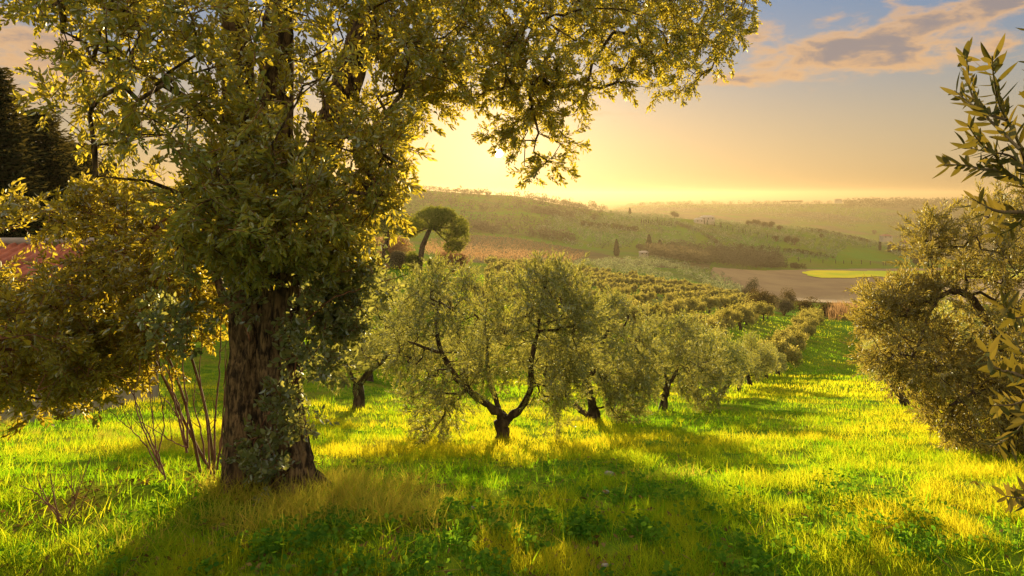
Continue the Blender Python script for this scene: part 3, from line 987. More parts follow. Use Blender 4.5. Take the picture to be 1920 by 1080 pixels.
# ------------------------------------------------------------------ olive trees
def hero_olive(label, base, limbs, crowns, n, Yc, th, mat=M_OLIVE, templ=OLV_T, reps=2, seed=0, tscale=1.0, group=None, trunk=0.11, thin=0.42):
    r = np.random.default_rng(seed + 100)
    base = np.array(base, float)
    t = thing('olive_tree', base, label, 'olive tree', group)
    paths = []; bag = Bag(); bag2 = Bag()
    for i, (pts, r0, r1) in enumerate(limbs):
        p = np.array([q if len(q) == 3 and isinstance(q, np.ndarray) else P(*q) for q in pts])
        if i == 0:
            p[0] = base - np.array([0, 0, 0.15])
        s = np.linspace(0, len(p) - 1, (len(p) - 1) * 5 + 1)
        pp = np.stack([np.interp(s, np.arange(len(p)), p[:, c]) for c in range(3)], -1)
        kk = np.array([.25, .5, .25])
        for _ in range(3):
            pp[1:-1] = pp[:-2] * .25 + pp[1:-1] * .5 + pp[2:] * .25
        pp[1:-1] += r.normal(0, r0 * 0.10, (len(pp) - 2, 3))
        rad = np.linspace(r0, r1, len(pp)) * (1 + r.normal(0, 0.07, len(pp)))
        if i == 0:
            rad[:3] *= (1.45, 1.25, 1.1)
        th_ = np.linspace(0, 2 * np.pi, 14, endpoint=False)
        tube(bag if i == 0 else bag2, pp, rad, 12)
        b_ = bag if i == 0 else bag2
        V = b_.V[-1]; V += (np.stack([fbm(V[:, 0] * 14, V[:, 2] * 9, 3, 3), fbm(V[:, 1] * 14, V[:, 2] * 9, 3, 4), 0.5 + 0 * V[:, 0]], -1) - 0.5) * r0 * 0.6
        if i:
            paths.append(pp[len(pp) // 4:])
        else:
            paths.append(pp[-4:])
    part('trunk', bag.mesh('olive_trunk'), M_OBARK, t)
    Ts = []
    for poly, frac in crowns:
        Ts.append(poly_targets(poly, int(n * frac), lambda x, y: Yc + 0 * x, th, r, 70, 0.6))
    T = np.concatenate(Ts)
    nz = fbm(T[:, 0] * 1.9 + 50, T[:, 2] * 1.9 + T[:, 1] * 1.3, 3, seed)
    T = T[~((nz < thin + 0.06) & (r.uniform(0, 1, len(T)) < 0.8))]
    A, R, td, tubes = grow(paths, [np.full(len(p), .05) for p in paths], T, 0.22, 0.16, 0.1, 0.003, 2.15, r)
    wood_mesh(bag2, A, R, tubes, 0, 0.035)
    part('branches', bag2.mesh('olive_branches'), M_OBARK, t)
    bag = Bag(); m = len(T)
    tn = td / (np.linalg.norm(td, axis=1)[:, None] + 1e-9)
    cen = T.mean(0); 
    for rep in range(reps):
        d = tn * 0.5 + r.normal(0, 0.5, (m, 3)); d[:, 2] += np.where(T[:, 2] > cen[2], 0.6, -0.25)
        place_twigs(bag, templ, T + r.normal(0, 0.07, (m, 3)), d, tscale * r.uniform(0.75, 1.25, m), r, r.normal(0, 0.18, m))
    part('crown', bag.mesh('olive_crown', False), [mat, M_OTWIG], t)
    return t


def onground(px, Y):
    X = (px - CX) / F * Y
    return np.array([X, Y, G(X, Y)])


FRONT = 'olive trees of the front row'
b1 = onground(942, 11.0)
hero_olive('gnarled olive tree with a short forked trunk, largest in the front row', b1,
           [([(942, 832, 11), (942, 800, 11), (946, 778, 11)], .125, .10),
            ([(944, 782, 11), (915, 760, 10.9), (885, 738, 10.8), (850, 700, 10.6), (822, 650, 10.4), (818, 600, 10.5), (826, 560, 10.6)], .066, .022),
            ([(938, 785, 11), (932, 752, 11.2), (918, 715, 11.5), (912, 660, 11.6), (920, 610, 11.6), (890, 590, 11.7)], .05, .018),
            ([(950, 786, 11), (975, 768, 11), (996, 735, 10.9), (994, 690, 10.7), (1004, 640, 10.8), (1012, 590, 11), (1016, 545, 11)], .066, .016),
            ([(822, 660, 10.4), (790, 650, 10.2), (765, 640, 10.1)], .03, .012)],
           [([(735, 690), (735, 610), (760, 560), (800, 505), (860, 520), (940, 540), (1000, 500), (1050, 490), (1092, 530), (1112, 600), (1112, 660), (1085, 700),
              (1070, 770), (1040, 795), (1005, 740), (960, 715), (900, 705), (860, 745), (845, 820), (790, 825), (760, 770)], 0.8),
            ([(980, 560), (1030, 500), (1095, 540), (1110, 650), (1080, 740), (1045, 780), (1000, 730), (975, 650)], 0.2)],
           1050, 11.0, 1.45, M_OLIVE, seed=1, thin=0.36)
hero_olive('olive tree with two twisted stems, right of the largest olive', onground(1117, 15.2),
           [([(1117, 795, 15.2), (1112, 765, 15.2)], .15, .13),
            ([(1112, 770, 15.2), (1105, 735, 15.1), (1098, 705, 15.0), (1118, 695, 15), (1120, 660, 15), (1140, 620, 15)], .10, .03),
            ([(1115, 785, 15.2), (1092, 772, 15.2), (1075, 757, 15.3)], .07, .05),
            ([(1104, 730, 15.1), (1090, 700, 15.4), (1092, 660, 15.6)], .06, .02),
            ([(1120, 665, 15), (1160, 640, 15.2), (1180, 590, 15.3)], .045, .015)],
           [([(1090, 690), (1085, 600), (1120, 575), (1170, 560), (1215, 590), (1228, 650), (1222, 720), (1200, 770), (1160, 790), (1140, 760), (1130, 720), (1100, 715)], 1.0)],
           620, 15.2, 1.5, M_OLIVE, seed=2, tscale=1.1)
hero_olive('olive tree on a thin leaning trunk, third from the largest olive', onground(1242, 20.6),
           [([(1242, 768, 20.6), (1246, 742, 20.6), (1252, 722, 20.6)], .12, .09),
            ([(1252, 725, 20.6), (1246, 690, 20.5), (1225, 655, 20.4)], .06, .02),
            ([(1252, 725, 20.6), (1272, 690, 20.8), (1275, 650, 21), (1262, 630, 21)], .06, .02)],
           [([(1195, 700), (1190, 640), (1225, 605), (1270, 600), (1320, 620), (1348, 680), (1340, 740), (1310, 770), (1280, 740), (1262, 715), (1215, 735)], 1.0)],
           520, 20.6, 1.6, M_OLIVE, seed=3, tscale=1.25)
hero_olive('olive tree with a forked trunk leaning right, behind the oak trunk', onground(672, 19),
           [([(672, 745, 19), (672, 720, 19)], .15, .13),
            ([(672, 725, 19), (692, 695, 18.9), (720, 675, 18.8), (745, 640, 18.7)], .10, .03),
            ([(672, 722, 19), (655, 700, 19), (645, 660, 19)], .08, .03)],
           [([(585, 700), (590, 560), (640, 525), (720, 530), (770, 570), (765, 640), (735, 680), (690, 690), (665, 712), (640, 715)], 1.0)],
           640, 19.0, 1.7, M_OLIVE, seed=4, tscale=1.25)
# right of the lane: the big one that leans into the frame
hero_olive('large golden-tipped olive tree with an arched bare limb and an upright shoot', onground(1905, 9.2),
           [([(1905, 880, 9.2), (1900, 780, 9.2), (1895, 700, 9.2)], .16, .13),
            ([(1895, 705, 9.2), (1875, 640, 9.1), (1835, 575, 9.0), (1810, 548, 8.9), (1785, 545, 8.9), (1762, 556, 8.9), (1740, 566, 8.9), (1715, 572, 8.9)], .062, .016),
            ([(1760, 557, 8.9), (1740, 590, 8.8), (1725, 640, 8.7)], .03, .012),
            ([(1746, 560, 8.9), (1748, 500, 8.9), (1745, 440, 8.9)], .016, .005),
            ([(1895, 700, 9.2), (1900, 600, 9.4), (1880, 500, 9.5), (1870, 430, 9.5)], .08, .02),
            ([(1890, 720, 9.2), (1830, 740, 8.6), (1780, 760, 8.3)], .05, .015)],
           [([(1745, 415), (1762, 425), (1770, 460), (1757, 500), (1738, 500), (1725, 465), (1730, 435)], 0.045),
            ([(1830, 400), (1880, 370), (2060, 380), (2120, 600), (2080, 860), (1900, 850), (1850, 780), (1830, 700), (1800, 650), (1810, 560), (1850, 530), (1805, 530), (1800, 450)], 0.50),
            ([(1640, 552), (1700, 545), (1760, 530), (1800, 540), (1740, 565), (1700, 600), (1650, 610), (1620, 590)], 0.08),
            ([(1620, 600), (1700, 600), (1800, 640), (1880, 700), (1900, 850), (1850, 900), (1790, 870), (1760, 800), (1740, 740), (1700, 720), (1640, 690)], 0.35)],
           1600, 9.0, 1.2, M_OLIVE_GOLD, seed=5, thin=0.35)


def lod_olive(kind, seed):
    """a grove tree about 2.9 m tall; returns trunk mesh and crown mesh at the origin"""
    r = np.random.default_rng(seed)
    tb = Bag()
    ln = r.normal(0, 0.12, 2)
    tube(tb, [(0, 0, -0.2), (ln[0], ln[1], 0.35), (ln[0] * 2, ln[1] * 2, 0.75)], [.16, .12, .10], 8)
    blobs = []
    m = r.integers(12, 17)
    for k in range(m):
        a = k * 2.4 + r.uniform(0, 1); q = r.uniform(0.5, 1.15) if k else 0
        c = np.array([math.cos(a) * q, math.sin(a) * q, r.uniform(0.85, 2.35 - 0.4 * q)])
        blobs.append((c, r.uniform(0.30, 0.52)))
        tube(tb, [(ln[0] * 2, ln[1] * 2, 0.72), c * 0.5 + np.array([0, 0, .4]), c], [.055, .035, .015], 5)
    blobs.append((np.array([0, 0, 1.4]), 0.6))
    cb = Bag()
    N, L, W = {1: (11000, 0.11, 0.032), 2: (4200, 0.19, 0.075), 3: (1500, 0.32, 0.15)}[kind]
    w = np.array([b[1] ** 2 for b in blobs]); w /= w.sum()
    ii = r.choice(len(blobs), N, p=w)
    C = np.array([b[0] for b in blobs])[ii]; Rr = np.array([b[1] for b in blobs])[ii]
    d = r.normal(0, 1, (N, 3)); d /= np.linalg.norm(d, axis=1)[:, None]
    rr = r.uniform(0, 1, N) ** 0.45
    rr = rr * (1 + 0.28 * (fbm(d[:, 0] * 4 + C[:, 0] * 9, d[:, 1] * 4 + d[:, 2] * 5, 2, seed) - 0.5) * 2)
    p = C + d * (Rr * rr)[:, None]
    tips = r.uniform(0, 1, N) < 0.12                                   # upright shoots
    p[tips, 2] += r.uniform(0, 0.45, tips.sum())
    p0 = p[:, 2] > 0.45
    p = p[p0]
    bt = r.uniform(0.15, 0.85, len(blobs))[ii][p0]
    cards(cb, p, L, W, r, up=0.5, tint=np.clip(bt + r.normal(0, .18, len(p)), 0, 1))
    return tb.mesh('grove_olive_trunk'), cb.mesh('grove_olive_crown', False)


LOD = {k: [lod_olive(k, 50 + k * 10 + q) for q in range(n)] for k, n in ((1, 4), (2, 5), (3, 5))}


def grove_tree(X, Y, label, group, size=1.0, mat=None, lod=None):
    k = lod or (1 if Y < 48 else 2 if Y < 110 else 3)
    tm, cm = random.choice(LOD[k])
    root = thing('olive_tree', (X, Y, G(X, Y)), label, 'olive tree', group)
    root.rotation_euler = (0, 0, random.uniform(0, 6.28))
    s = size * random.uniform(0.84, 1.22)
    root.scale = (s * random.uniform(0.95, 1.15), s, s)
    link('trunk', tm, M_OBARK, root)
    link('crown', cm, M_OLIVE_FAR if k > 1 else M_OLIVE, root)
    return root


ORD = ['fourth', 'fifth', 'sixth', 'seventh', 'eighth', 'ninth', 'tenth', 'eleventh', 'twelfth', 'thirteenth', 'fourteenth', 'fifteenth', 'sixteenth', 'seventeenth',
       'eighteenth', 'nineteenth', 'twentieth', 'twenty-first', 'twenty-second', 'twenty-third', 'twenty-fourth', 'twenty-fifth']


def build_grove():
    random.seed(5)
    LANE = lambda Y, k: -0.2 + 0.5 * (Y - 11) + 7.8 * k
    # row left of the lane, beyond the three modelled by hand
    Y = 25.5; i = 0
    while Y < 104:
        grove_tree(LANE(Y, 0) + random.uniform(-.3, .3), Y, ORD[min(i, 21)] + ' olive tree in the front row along the left edge of the grass lane', 'olive row left of the lane', 1.0)
        Y += random.uniform(3.9, 4.6); i += 1
    # row right of the lane
    Y = 13.2; i = 0
    while Y < 104:
        grove_tree(LANE(Y, 1) + random.uniform(-.3, .3), Y, (['second', 'third'] + ORD)[min(i, 23)] + ' olive tree in the row along the right edge of the grass lane', 'olive row right of the lane', 1.04)
        Y += random.uniform(4.0, 4.8); i += 1
    # the rows behind
    n = 0
    cand = []
    for k in range(-22, 0):
        Y = 14 + random.uniform(0, 5)
        while Y < 215:
            X = LANE(Y, k) + random.uniform(-.6, .6)
            px = CX + F * X / Y
            row = HR - F * G(X, Y) / Y
            lim = 1530 if Y < 106 else 1420
            if 560 < px < lim and not (k == -1 and Y < 22) and row > 498 and not (px < 920 and Y > 70):
                if random.random() > .06:
                    cand.append((Y, X, -k))
            Y += random.uniform(4.6, 5.8)
    cand.sort()
    groups = [(0, 60, 'olive tree of the rows behind the front row, large enough to show its branches'),
              (60, 110, 'rounded olive tree of the middle grove rows'),
              (110, 999, 'small rounded olive tree at the far end of the lower grove')]
    O2 = ['first', 'second', 'third'] + ORD
    seen = {}
    for Y, X, k in cand[:236]:
        gl = [g for g in groups if g[0] <= Y < g[1]][0][2]
        seen[k] = seen.get(k, 0) + 1
        lab = gl if Y >= 110 else '%s olive tree seen from the near end of the %s row behind the front row' % (O2[seen[k] - 1], O2[k - 1])
        grove_tree(X, Y, lab, gl.replace('olive tree', 'olive trees'), random.uniform(0.9, 1.08))
    print('GROVE', len(cand))


build_grove()


# ------------------------------------------------------------------ masses of far vegetation
def crowns_mesh(pts, sizes, r, per, L, W, squash=0.8, up=0.3):
    """one mesh of many little crowns: pts (n,3) at the ground, sizes crown width"""
    n = len(pts)
    d = r.normal(0, 1, (n, per, 3)); d /= np.linalg.norm(d, axis=2)[..., None]
    d *= (r.uniform(0.2, 1, (n, per, 1)) ** 0.5)
    p = pts[:, None] + d * sizes[:, None, None] * np.array([0.5, 0.5, 0.5 * squash]) + np.array([0, 0, 1.0]) * (sizes * squash * 0.62)[:, None, None]
    bag = Bag()
    tn = np.repeat(r.uniform(-0.3, 0.3, n), per) + r.uniform(0.2, 0.8, n * per)
    sc = np.repeat(sizes, per)
    cards(bag, p.reshape(-1, 3), L * sc, W * sc, r, tint=np.clip(tn, 0, 1), up=up)
    return bag


def grid_in(poly, y0, y1, sx, sy, ang, r, jit=0.2, ymin_vis=None):
    a = np.array(poly, float)
    xr = [(a[:, 0].min() - CX) / F * y1, (a[:, 0].max() - CX) / F * y1, (a[:, 0].min() - CX) / F * y0, (a[:, 0].max() - CX) / F * y0]
    R = max(abs(min(xr)), abs(max(xr)), y1)
    u = np.arange(-R * 1.5, R * 1.5, sx); v = np.arange(-R * 1.5, R * 1.5, sy)
    U, Vv = np.meshgrid(u, v)
    U = U + r.normal(0, jit * sx, U.shape); Vv = Vv + r.normal(0, jit * sy, U.shape)
    c, s = math.cos(ang), math.sin(ang)
    X = (U * c - Vv * s).ravel(); Y = (U * s + Vv * c).ravel()
    k = (Y > y0) & (Y < y1)
    X, Y = X[k], Y[k]
    px = CX + F * X / Y
    k = (px > a[:, 0].min()) & (px < a[:, 0].max()); X, Y = X[k], Y[k]
    Z = ground(X, Y)
    px, row = proj(X, Y, Z)
    k = in_poly(px, row, poly)
    return np.stack([X, Y, Z], -1)[k]


def mass(name, pts, sizes, mat, per=14, L=0.34, W=0.16, squash=0.85, up=0.3, seed=0, label=None, cat=None, **kw):
    r = np.random.default_rng(seed)
    b = crowns_mesh(pts, sizes, r, per, L, W, squash, up)
    o = link(name, b.mesh(name, False), mat, kind='stuff')
    if label:
        o['label'] = label; o['category'] = cat or name.replace('_', ' ')
    print(name, len(pts))
    return o


def build_far():
    r = np.random.default_rng(77)
    # grove on the slope beyond the lower grove (rows 490-560)
    g2 = [(1160, 492), (1230, 487), (1300, 505), (1345, 520), (1390, 545), (1392, 560), (1330, 562), (1230, 545), (1150, 525), (1050, 512), (1080, 498)]
    p = grid_in(g2, 215, 460, 6.4, 5.4, 0.45, r, 0.10)
    px, row = proj(*p.T)
    lane = in_poly(px, row, [(1225, 505), (1262, 508), (1300, 528), (1340, 545), (1328, 548), (1270, 530), (1225, 512)])
    p = p[~lane]
    mass('olive_grove', p, r.uniform(3.0, 4.2, len(p)), M_OLIVE_HILL, 44, 0.22, 0.11, seed=1,
         label='olive grove covering the slope above the ploughed field, with a grassy strip across it')
    # opposite hillside
    g3 = [(1040, 400), (1180, 398), (1300, 405), (1420, 412), (1560, 425), (1640, 455), (1725, 480), (1725, 498), (1640, 496), (1560, 492), (1440, 488), (1380, 478), (1320, 470), (1250, 470), (1080, 470), (1000, 440)]
    p = grid_in(g3, 420, 830, 7.0, 8.6, 0.2, r, 0.13)
    px, row = proj(*p.T)
    bare = fbm(p[:, 0] / 45, p[:, 1] / 45, 3, 66)
    keep = bare < 0.62
    keep &= ~in_poly(px, row, [(1260, 425), (1290, 425), (1350, 470), (1345, 482), (1290, 468), (1240, 440)]) | (r.uniform(0, 1, len(p)) < 0.45)
    keep &= ~in_poly(px, row, [(1590, 462), (1660, 470), (1725, 500), (1620, 500), (1450, 498), (1450, 490), (1560, 490)])
    p = p[keep]
    mass('hillside_olive_grove', p, r.uniform(3.8, 5.6, len(p)), M_OLIVE_HILL, 34, 0.24, 0.13, seed=2,
         label='olive grove in rows on the opposite hillside above the fence posts')
    # pale straw-coloured scrub band left of centre
    g4 = [(860, 440), (960, 446), (1060, 465), (1100, 480), (1080, 492), (900, 492), (790, 480), (800, 455)]
    p = grid_in(g4, 150, 470, 4.0, 4.0, 0.3, r, 0.3)
    mass('dry_scrub', p, r.uniform(1.6, 3.2, len(p)), M_REED, 14, 0.26, 0.12, seed=3,
         label='pale dry scrub covering the low slope right of the leaning pine')
    # hill under the sun
    g5 = [(560, 340), (800, 352), (900, 362), (1000, 370), (1080, 382), (1110, 400), (1060, 440), (960, 446), (860, 440), (600, 470)]
    p = grid_in(g5, 300, 930, 8.5, 8.5, 0.1, r, 0.35)
    nzz = fbm(p[:, 0] / 60, p[:, 1] / 60, 3, 13)
    p = p[nzz > 0.42]
    mass('hillside_scrub', p, r.uniform(4, 8, len(p)), M_BRUSH, 14, 0.28, 0.14, seed=4,
         label='hazy brown scrub and trees on the hill under the sun')
    # ridge trees on that hill
    X = []; 
    for px in np.arange(700, 1130, 3.2):
        for Y in (r.uniform(700, 900),):
            if fbm(np.array([px / 22.0]), np.array([3.0]), 3, 5)[0] > 0.42:
                x = (px - CX) / F * Y; X.append((x, Y, G(x, Y)))
    p = np.array(X)
    mass('ridge_woodland', p, r.uniform(6, 12, len(p)), M_BRUSH, 40, 0.22, 0.11, seed=5, squash=0.9,
         label='line of hazy trees along the crest below the sun')
    # brown wood between the groves (1200-1480, 475-505)
    g6 = [(1205, 478), (1260, 470), (1330, 474), (1400, 480), (1460, 484), (1470, 505), (1420, 508), (1335, 500), (1280, 500), (1220, 490)]
    p = grid_in(g6, 380, 600, 4.5, 4.5, 0.0, r, 0.35)
    mass('bare_woodland', p, r.uniform(6.0, 9.0, len(p)), M_BRUSH, 60, 0.17, 0.07, seed=6, squash=1.0,
         label='brown leafless woodland in the fold between the two olive groves')
    # far ridge forest
    X = []
    for px in np.arange(1190, 2300, 0.9):
        dn = 1.0 if px > 1580 else 0.35
        if r.uniform() < dn:
            Y = r.uniform(2300, 2560); x = (px - CX) / F * Y; X.append((x, Y, G(x, Y)))
    p = np.array(X)
    mass('ridge_forest', p, r.uniform(12, 24, len(p)) * np.where(proj(*p.T)[0] > 1580, 1.0, 0.62), M_CYPRESS, 26, 0.26, 0.14, seed=7, squash=1.0,
         label='dark forest along the crest of the farthest ridge')
    g8 = [(1100, 380), (2400, 378), (2400, 470), (1700, 470), (1640, 440), (1400, 410), (1100, 398)]
    p = grid_in(g8, 1500, 2500, 22, 22, 0.3, r, 0.4)
    nzz = fbm(p[:, 0] / 160, p[:, 1] / 200, 3, 15)
    p = p[nzz > 0.46]
    mass('far_woodland', p, r.uniform(9, 18, len(p)), M_OLIVE_HILL, 12, 0.3, 0.16, seed=8, label='patchy woodland on the misty slope of the farthest ridge')
    # reed bed at the end of the lane
    pts = []
    for _ in range(1500):
        px = r.uniform(1555, 1760); Y = r.uniform(112, 150)
        x = (px - CX) / F * Y; pts.append((x, Y, G(x, Y)))
    p = np.array(pts)
    bag = Bag()
    n = len(p)
    h = r.uniform(1.6, 3.2, n)
    for q in range(5):
        pp = p + r.normal(0, 0.3, (n, 3)) * np.array([1, 1, 0]); pp[:, 2] += h * 0.5
        d = np.zeros((n, 3)); d[:, 2] = 1; d[:, :2] = r.normal(0, .12, (n, 2))
        cards(bag, pp, h, 0.16, r, dirs=d * 3)
    o = link('reeds', bag.mesh('reeds', False), M_REED, kind='stuff')
    o['label'] = 'pinkish dry reed bed where the grass lane ends'; o['category'] = 'reeds'


build_far()


def bush_obj(name, px, Y, w, h, mat, label, cat, group=None, per=700, seed=0, lift=0.0, leaf=0.05):
    r = np.random.default_rng(seed + 900)
    X = (px - CX) / F * Y; z = G(X, Y)
    root = thing(name, (X, Y, z), label, cat, group)
    bag = Bag(); tb = Bag()
    blobs = [((r.uniform(-.3, .3) * w, r.uniform(-.3, .3) * w, h * r.uniform(.3, .72)), r.uniform(.2, .34)) for _ in range(7)] + [((0, 0, h * .5), .42)]
    for c, s in blobs:
        m = per // 8
        d = r.normal(0, 1, (m, 3)); d /= np.linalg.norm(d, axis=1)[:, None]
        q = r.uniform(0.1, 1, (m, 1)) ** .5
        p = np.array(c) + d * q * np.array([w * s, w * s, h * s])
        p[:, 2] = np.maximum(p[:, 2], 0.02 * h) + lift
        cards(bag, p, leaf * 1.5 * (2 + w * .5), leaf * .6 * (2 + w * .5), r, up=.3)
        tube(tb, [(0, 0, -.2), (c[0] * .4, c[1] * .4, c[2] * .5), c], [.02 * w, .014 * w, .006 * w], 5)
    link('stems', tb.mesh(name + '_stems'), M_TWIG, root)
    link('foliage', bag.mesh(name + '_foliage', False), mat, root)
    return root


def cypress(px, row, h_px, w_px, Y, label, group=None, seed=0):
    """upright dark column; base seen at px,row"""
    r = np.random.default_rng(seed + 400)
    X = (px - CX) / F * Y; z = G(X, Y)
    h = h_px / F * Y; w = w_px / F * Y
    root = thing('cypress_tree', (X, Y, z), label, 'cypress', group)
    bag = Bag(); tb = Bag()
    tube(tb, [(0, 0, -.3), (0, 0, h * .35), (0, 0, h * .8)], [.05 * w, .04 * w, .015 * w], 6)
    n = 700
    s = r.uniform(0.03, 1, n)
    prof = np.where(s < .25, 0.55 + s * 1.8, 1.0 * np.clip((1.02 - s) / .75, 0, 1) ** .65)
    a = r.uniform(0, 6.28, n); q = r.uniform(.5, 1.05, n)
    p = np.stack([np.cos(a) * q * prof * w / 2, np.sin(a) * q * prof * w / 2, s * h], -1)
    d = np.zeros((n, 3)); d[:, 2] = 1
    cards(bag, p, h * .10, w * .2, r, dirs=d)
    link('trunk', tb.mesh('cypress_trunk'), M_OBARK, root)
    link('crown', bag.mesh('cypress_crown', False), M_CYPRESS, root)
    return root


def build_landmarks():
    # cypresses
    cypress(1156, 480, 32, 12, 400, 'lone dark cypress on the field edge, nearest and widest of the cypresses', seed=1)
    cypress(1181, 404, 15, 6, 760, 'small cypress on the skyline of the hill below the sea', seed=2)
    cypress(1217, 460, 34, 14, 470, 'taller dark cypress of the close pair on the green slope', seed=3)
    cypress(1237, 458, 24, 14, 480, 'shorter broad cypress of the close pair on the green slope', seed=4)
    cypress(1650, 448, 24, 5, 700, 'slim tall cypress beside the tiled farmhouse', seed=5)
    for i, px in enumerate((1668, 1676, 1688, 1696)):
        cypress(px, 452, 16, 9, 705 + i * 4, ['first', 'second', 'third', 'fourth'][i] + ' broad dark cypress counting away from the tiled farmhouse', 'cypresses right of the farmhouse', seed=6 + i)
    for i in range(18):
        px = 1203 + i * 3.3 + random.uniform(-.6, .6)
        cypress(px, 416, 9 + (6 if i == 9 else random.uniform(-2, 2)), 2.2, 640, 'tall cypress standing above the cypress row on the ridge' if i == 9 else 'small slim cypress in the straight row on the ridge', None if i == 9 else 'cypress row on the ridge', seed=20 + i)
    for i in range(14):
        px = 1320 + i * 9 + random.uniform(-4, 4)
        cypress(px, 418, random.uniform(7, 12), 1.8, 690, 'tiny slim cypress scattered along the crest right of the pale villa', 'scattered cypresses along the crest', seed=50 + i)
    hill = [(1265, 409, 12, 'round tree beside the cypress row on the ridge', 0), (1405, 424, 10, 'dark tree at the near end of the clump on the crest', 1),
            (1418, 425, 12, 'second dark tree of the clump on the crest', 1), (1432, 427, 11, 'third dark tree of the clump on the crest', 1), (1446, 429, 12, 'fourth dark tree of the clump on the crest', 1),
            (1462, 432, 9, 'last dark tree of the clump on the crest', 1), (1476, 456, 13, 'dark tree in the thicket inside the hillside grove', 1), (1490, 459, 12, 'smaller dark tree in the thicket inside the hillside grove', 1),
            (1455, 454, 10, 'low dark tree left of the thicket in the hillside grove', 1), (1135, 396, 10, 'round tree on the skyline below the sun hill', 0), (1110, 392, 13, 'spreading tree on the skyline below the sun hill', 0),
            (1445, 500, 17, 'bushy tree at the corner where the wood meets the ploughed field', 1), (1418, 503, 15, 'bushy tree beside the wood near the field corner', 0), (1725, 500, 20, 'dark round tree past the end of the yellow field', 1),
            (1640, 440, 8, 'small tree left of the slim cypress by the farmhouse', 0), (1540, 446, 7, 'pair-like small tree on the lower crest', 1), (1262, 470, 14, 'green tree at the foot of the cypress pair', 0),
            (1200, 470, 12, 'low tree left of the cypress pair', 0), (1008, 366, 9, 'little flat-topped tree alone on the sun hill skyline', 1)]
    for i, (px, row, hp, lab, dk) in enumerate(hill):
        x, y, z = hit(px, row, 330)
        h = 1.25 * hp / F * y
        bush_obj('hillside_tree', px, y, h * 1.15, h, M_DKBRUSH if dk else M_BRUSH, lab, 'tree', None, 900, 70 + i, leaf=.12)
    hedges = [([(1262, 422), (1300, 432), (1340, 455), (1360, 472)], 3.0, 'brownish hedge climbing the olive hillside below the pale villa', M_BRUSH),
              ([(1375, 466), (1440, 470), (1500, 476), (1560, 486)], 3.6, 'hedge running level across the hillside above the posts', M_DKBRUSH),
              ([(1090, 424), (1140, 428), (1195, 436)], 3.6, 'short hedge across the slope left of the cypress pair', M_DKBRUSH),
              ([(885, 432), (940, 440), (1000, 446), (1075, 458)], 6.0, 'dark hedge along the foot of the hill under the sun', M_BRUSH),
              ([(1500, 432), (1560, 440), (1630, 456)], 3.4, 'hedge along the crest between the clump and the farmhouse', M_DKBRUSH),
              ([(1420, 501), (1470, 502), (1500, 504)], 3.0, 'low dark hedge where the ploughed field meets the green slope', M_DKBRUSH),
              ([(1000, 400), (1050, 408), (1120, 414)], 6.0, 'hazy hedge halfway up the hill under the sun', M_BRUSH)]
    r = np.random.default_rng(88)
    for ln, hh, lab, mt_ in hedges:
        q = np.array([hit(a, b, 300) for a, b in ln])
        s_ = np.linspace(0, len(q) - 1, 160)
        X = np.interp(s_, np.arange(len(q)), q[:, 0]) + r.normal(0, 1.2, 160); Y = np.interp(s_, np.arange(len(q)), q[:, 1]) + r.normal(0, 2.5, 160)
        k = r.uniform(0, 1, 160) < np.clip(fbm(s_ * 3, s_ * 0 + hh, 3, 7) * 2.4 - .45, 0.05, 1)
        p = np.stack([X, Y, ground(X, Y)], -1)[k]
        sz = hh * r.uniform(.5, 1.5, len(p))
        o = link('hedge', crowns_mesh(p, sz, r, 40, .24, .12, .95, .3).mesh('hedge', False), mt_)
        o['label'] = lab; o['category'] = 'hedge'
    # dark shrubs near the lane's end, each a thing
    sp = [(1424, 122, 4.6, 5.0, M_DKBRUSH, 'dark evergreen shrub at the left end of the hedge below the ploughed field'),
          (1446, 130, 4.2, 4.2, M_DKBRUSH, 'dark shrub with reddish top in the hedge below the ploughed field'),
          (1470, 120, 3.6, 3.8, M_BRUSH, 'brown bare shrub in the middle of the hedge below the ploughed field'),
          (1478, 150, 3.4, 6.2, M_DKBRUSH, 'tall round-headed shrub standing above the hedge below the field'),
          (1512, 118, 4.2, 4.0, M_DKBRUSH, 'dense dark green bush nearest the end of the olive row'),
          (1545, 122, 4.0, 3.0, M_DKBRUSH, 'low dark bush beside the pinkish reed bed'),
          (1408, 240, 5.0, 8.5, M_CYPRESS, 'dark pointed evergreen on the edge of the ploughed field'),
          (1393, 245, 5.5, 4.0, M_BRUSH, 'spreading bare tree left of the pointed evergreen by the field')]
    for i, (px, Y, w, h, m, lab) in enumerate(sp):
        bush_obj('shrub', px, Y, w, h, m, lab, 'shrub', 'shrubs below the ploughed field', 2600, i)
    # bushes round the pine
    sp = [(750, 90, 3.2, 2.6, M_BRUSH, 'round olive-brown bush left of the leaning pine'),
          (778, 88, 2.6, 2.6, M_PINE, 'bright green bush at the foot of the leaning pine'),
          (815, 90, 2.8, 2.0, M_PINE, 'yellow-green bush just right of the pine trunk'),
          (850, 96, 5.0, 3.4, M_REED, 'russet thicket under the pine crown'),
          (735, 100, 6.0, 3.6, M_REED, 'orange-brown thicket behind the two pine trunks'),
          (700, 84, 4.0, 2.0, M_REED, 'low russet bush left of the pines')]
    for i, (px, Y, w, h, m, lab) in enumerate(sp):
        bush_obj('bush', px, Y, w, h, m, lab, 'bush', 'bushes around the pines', 3600, 40 + i)
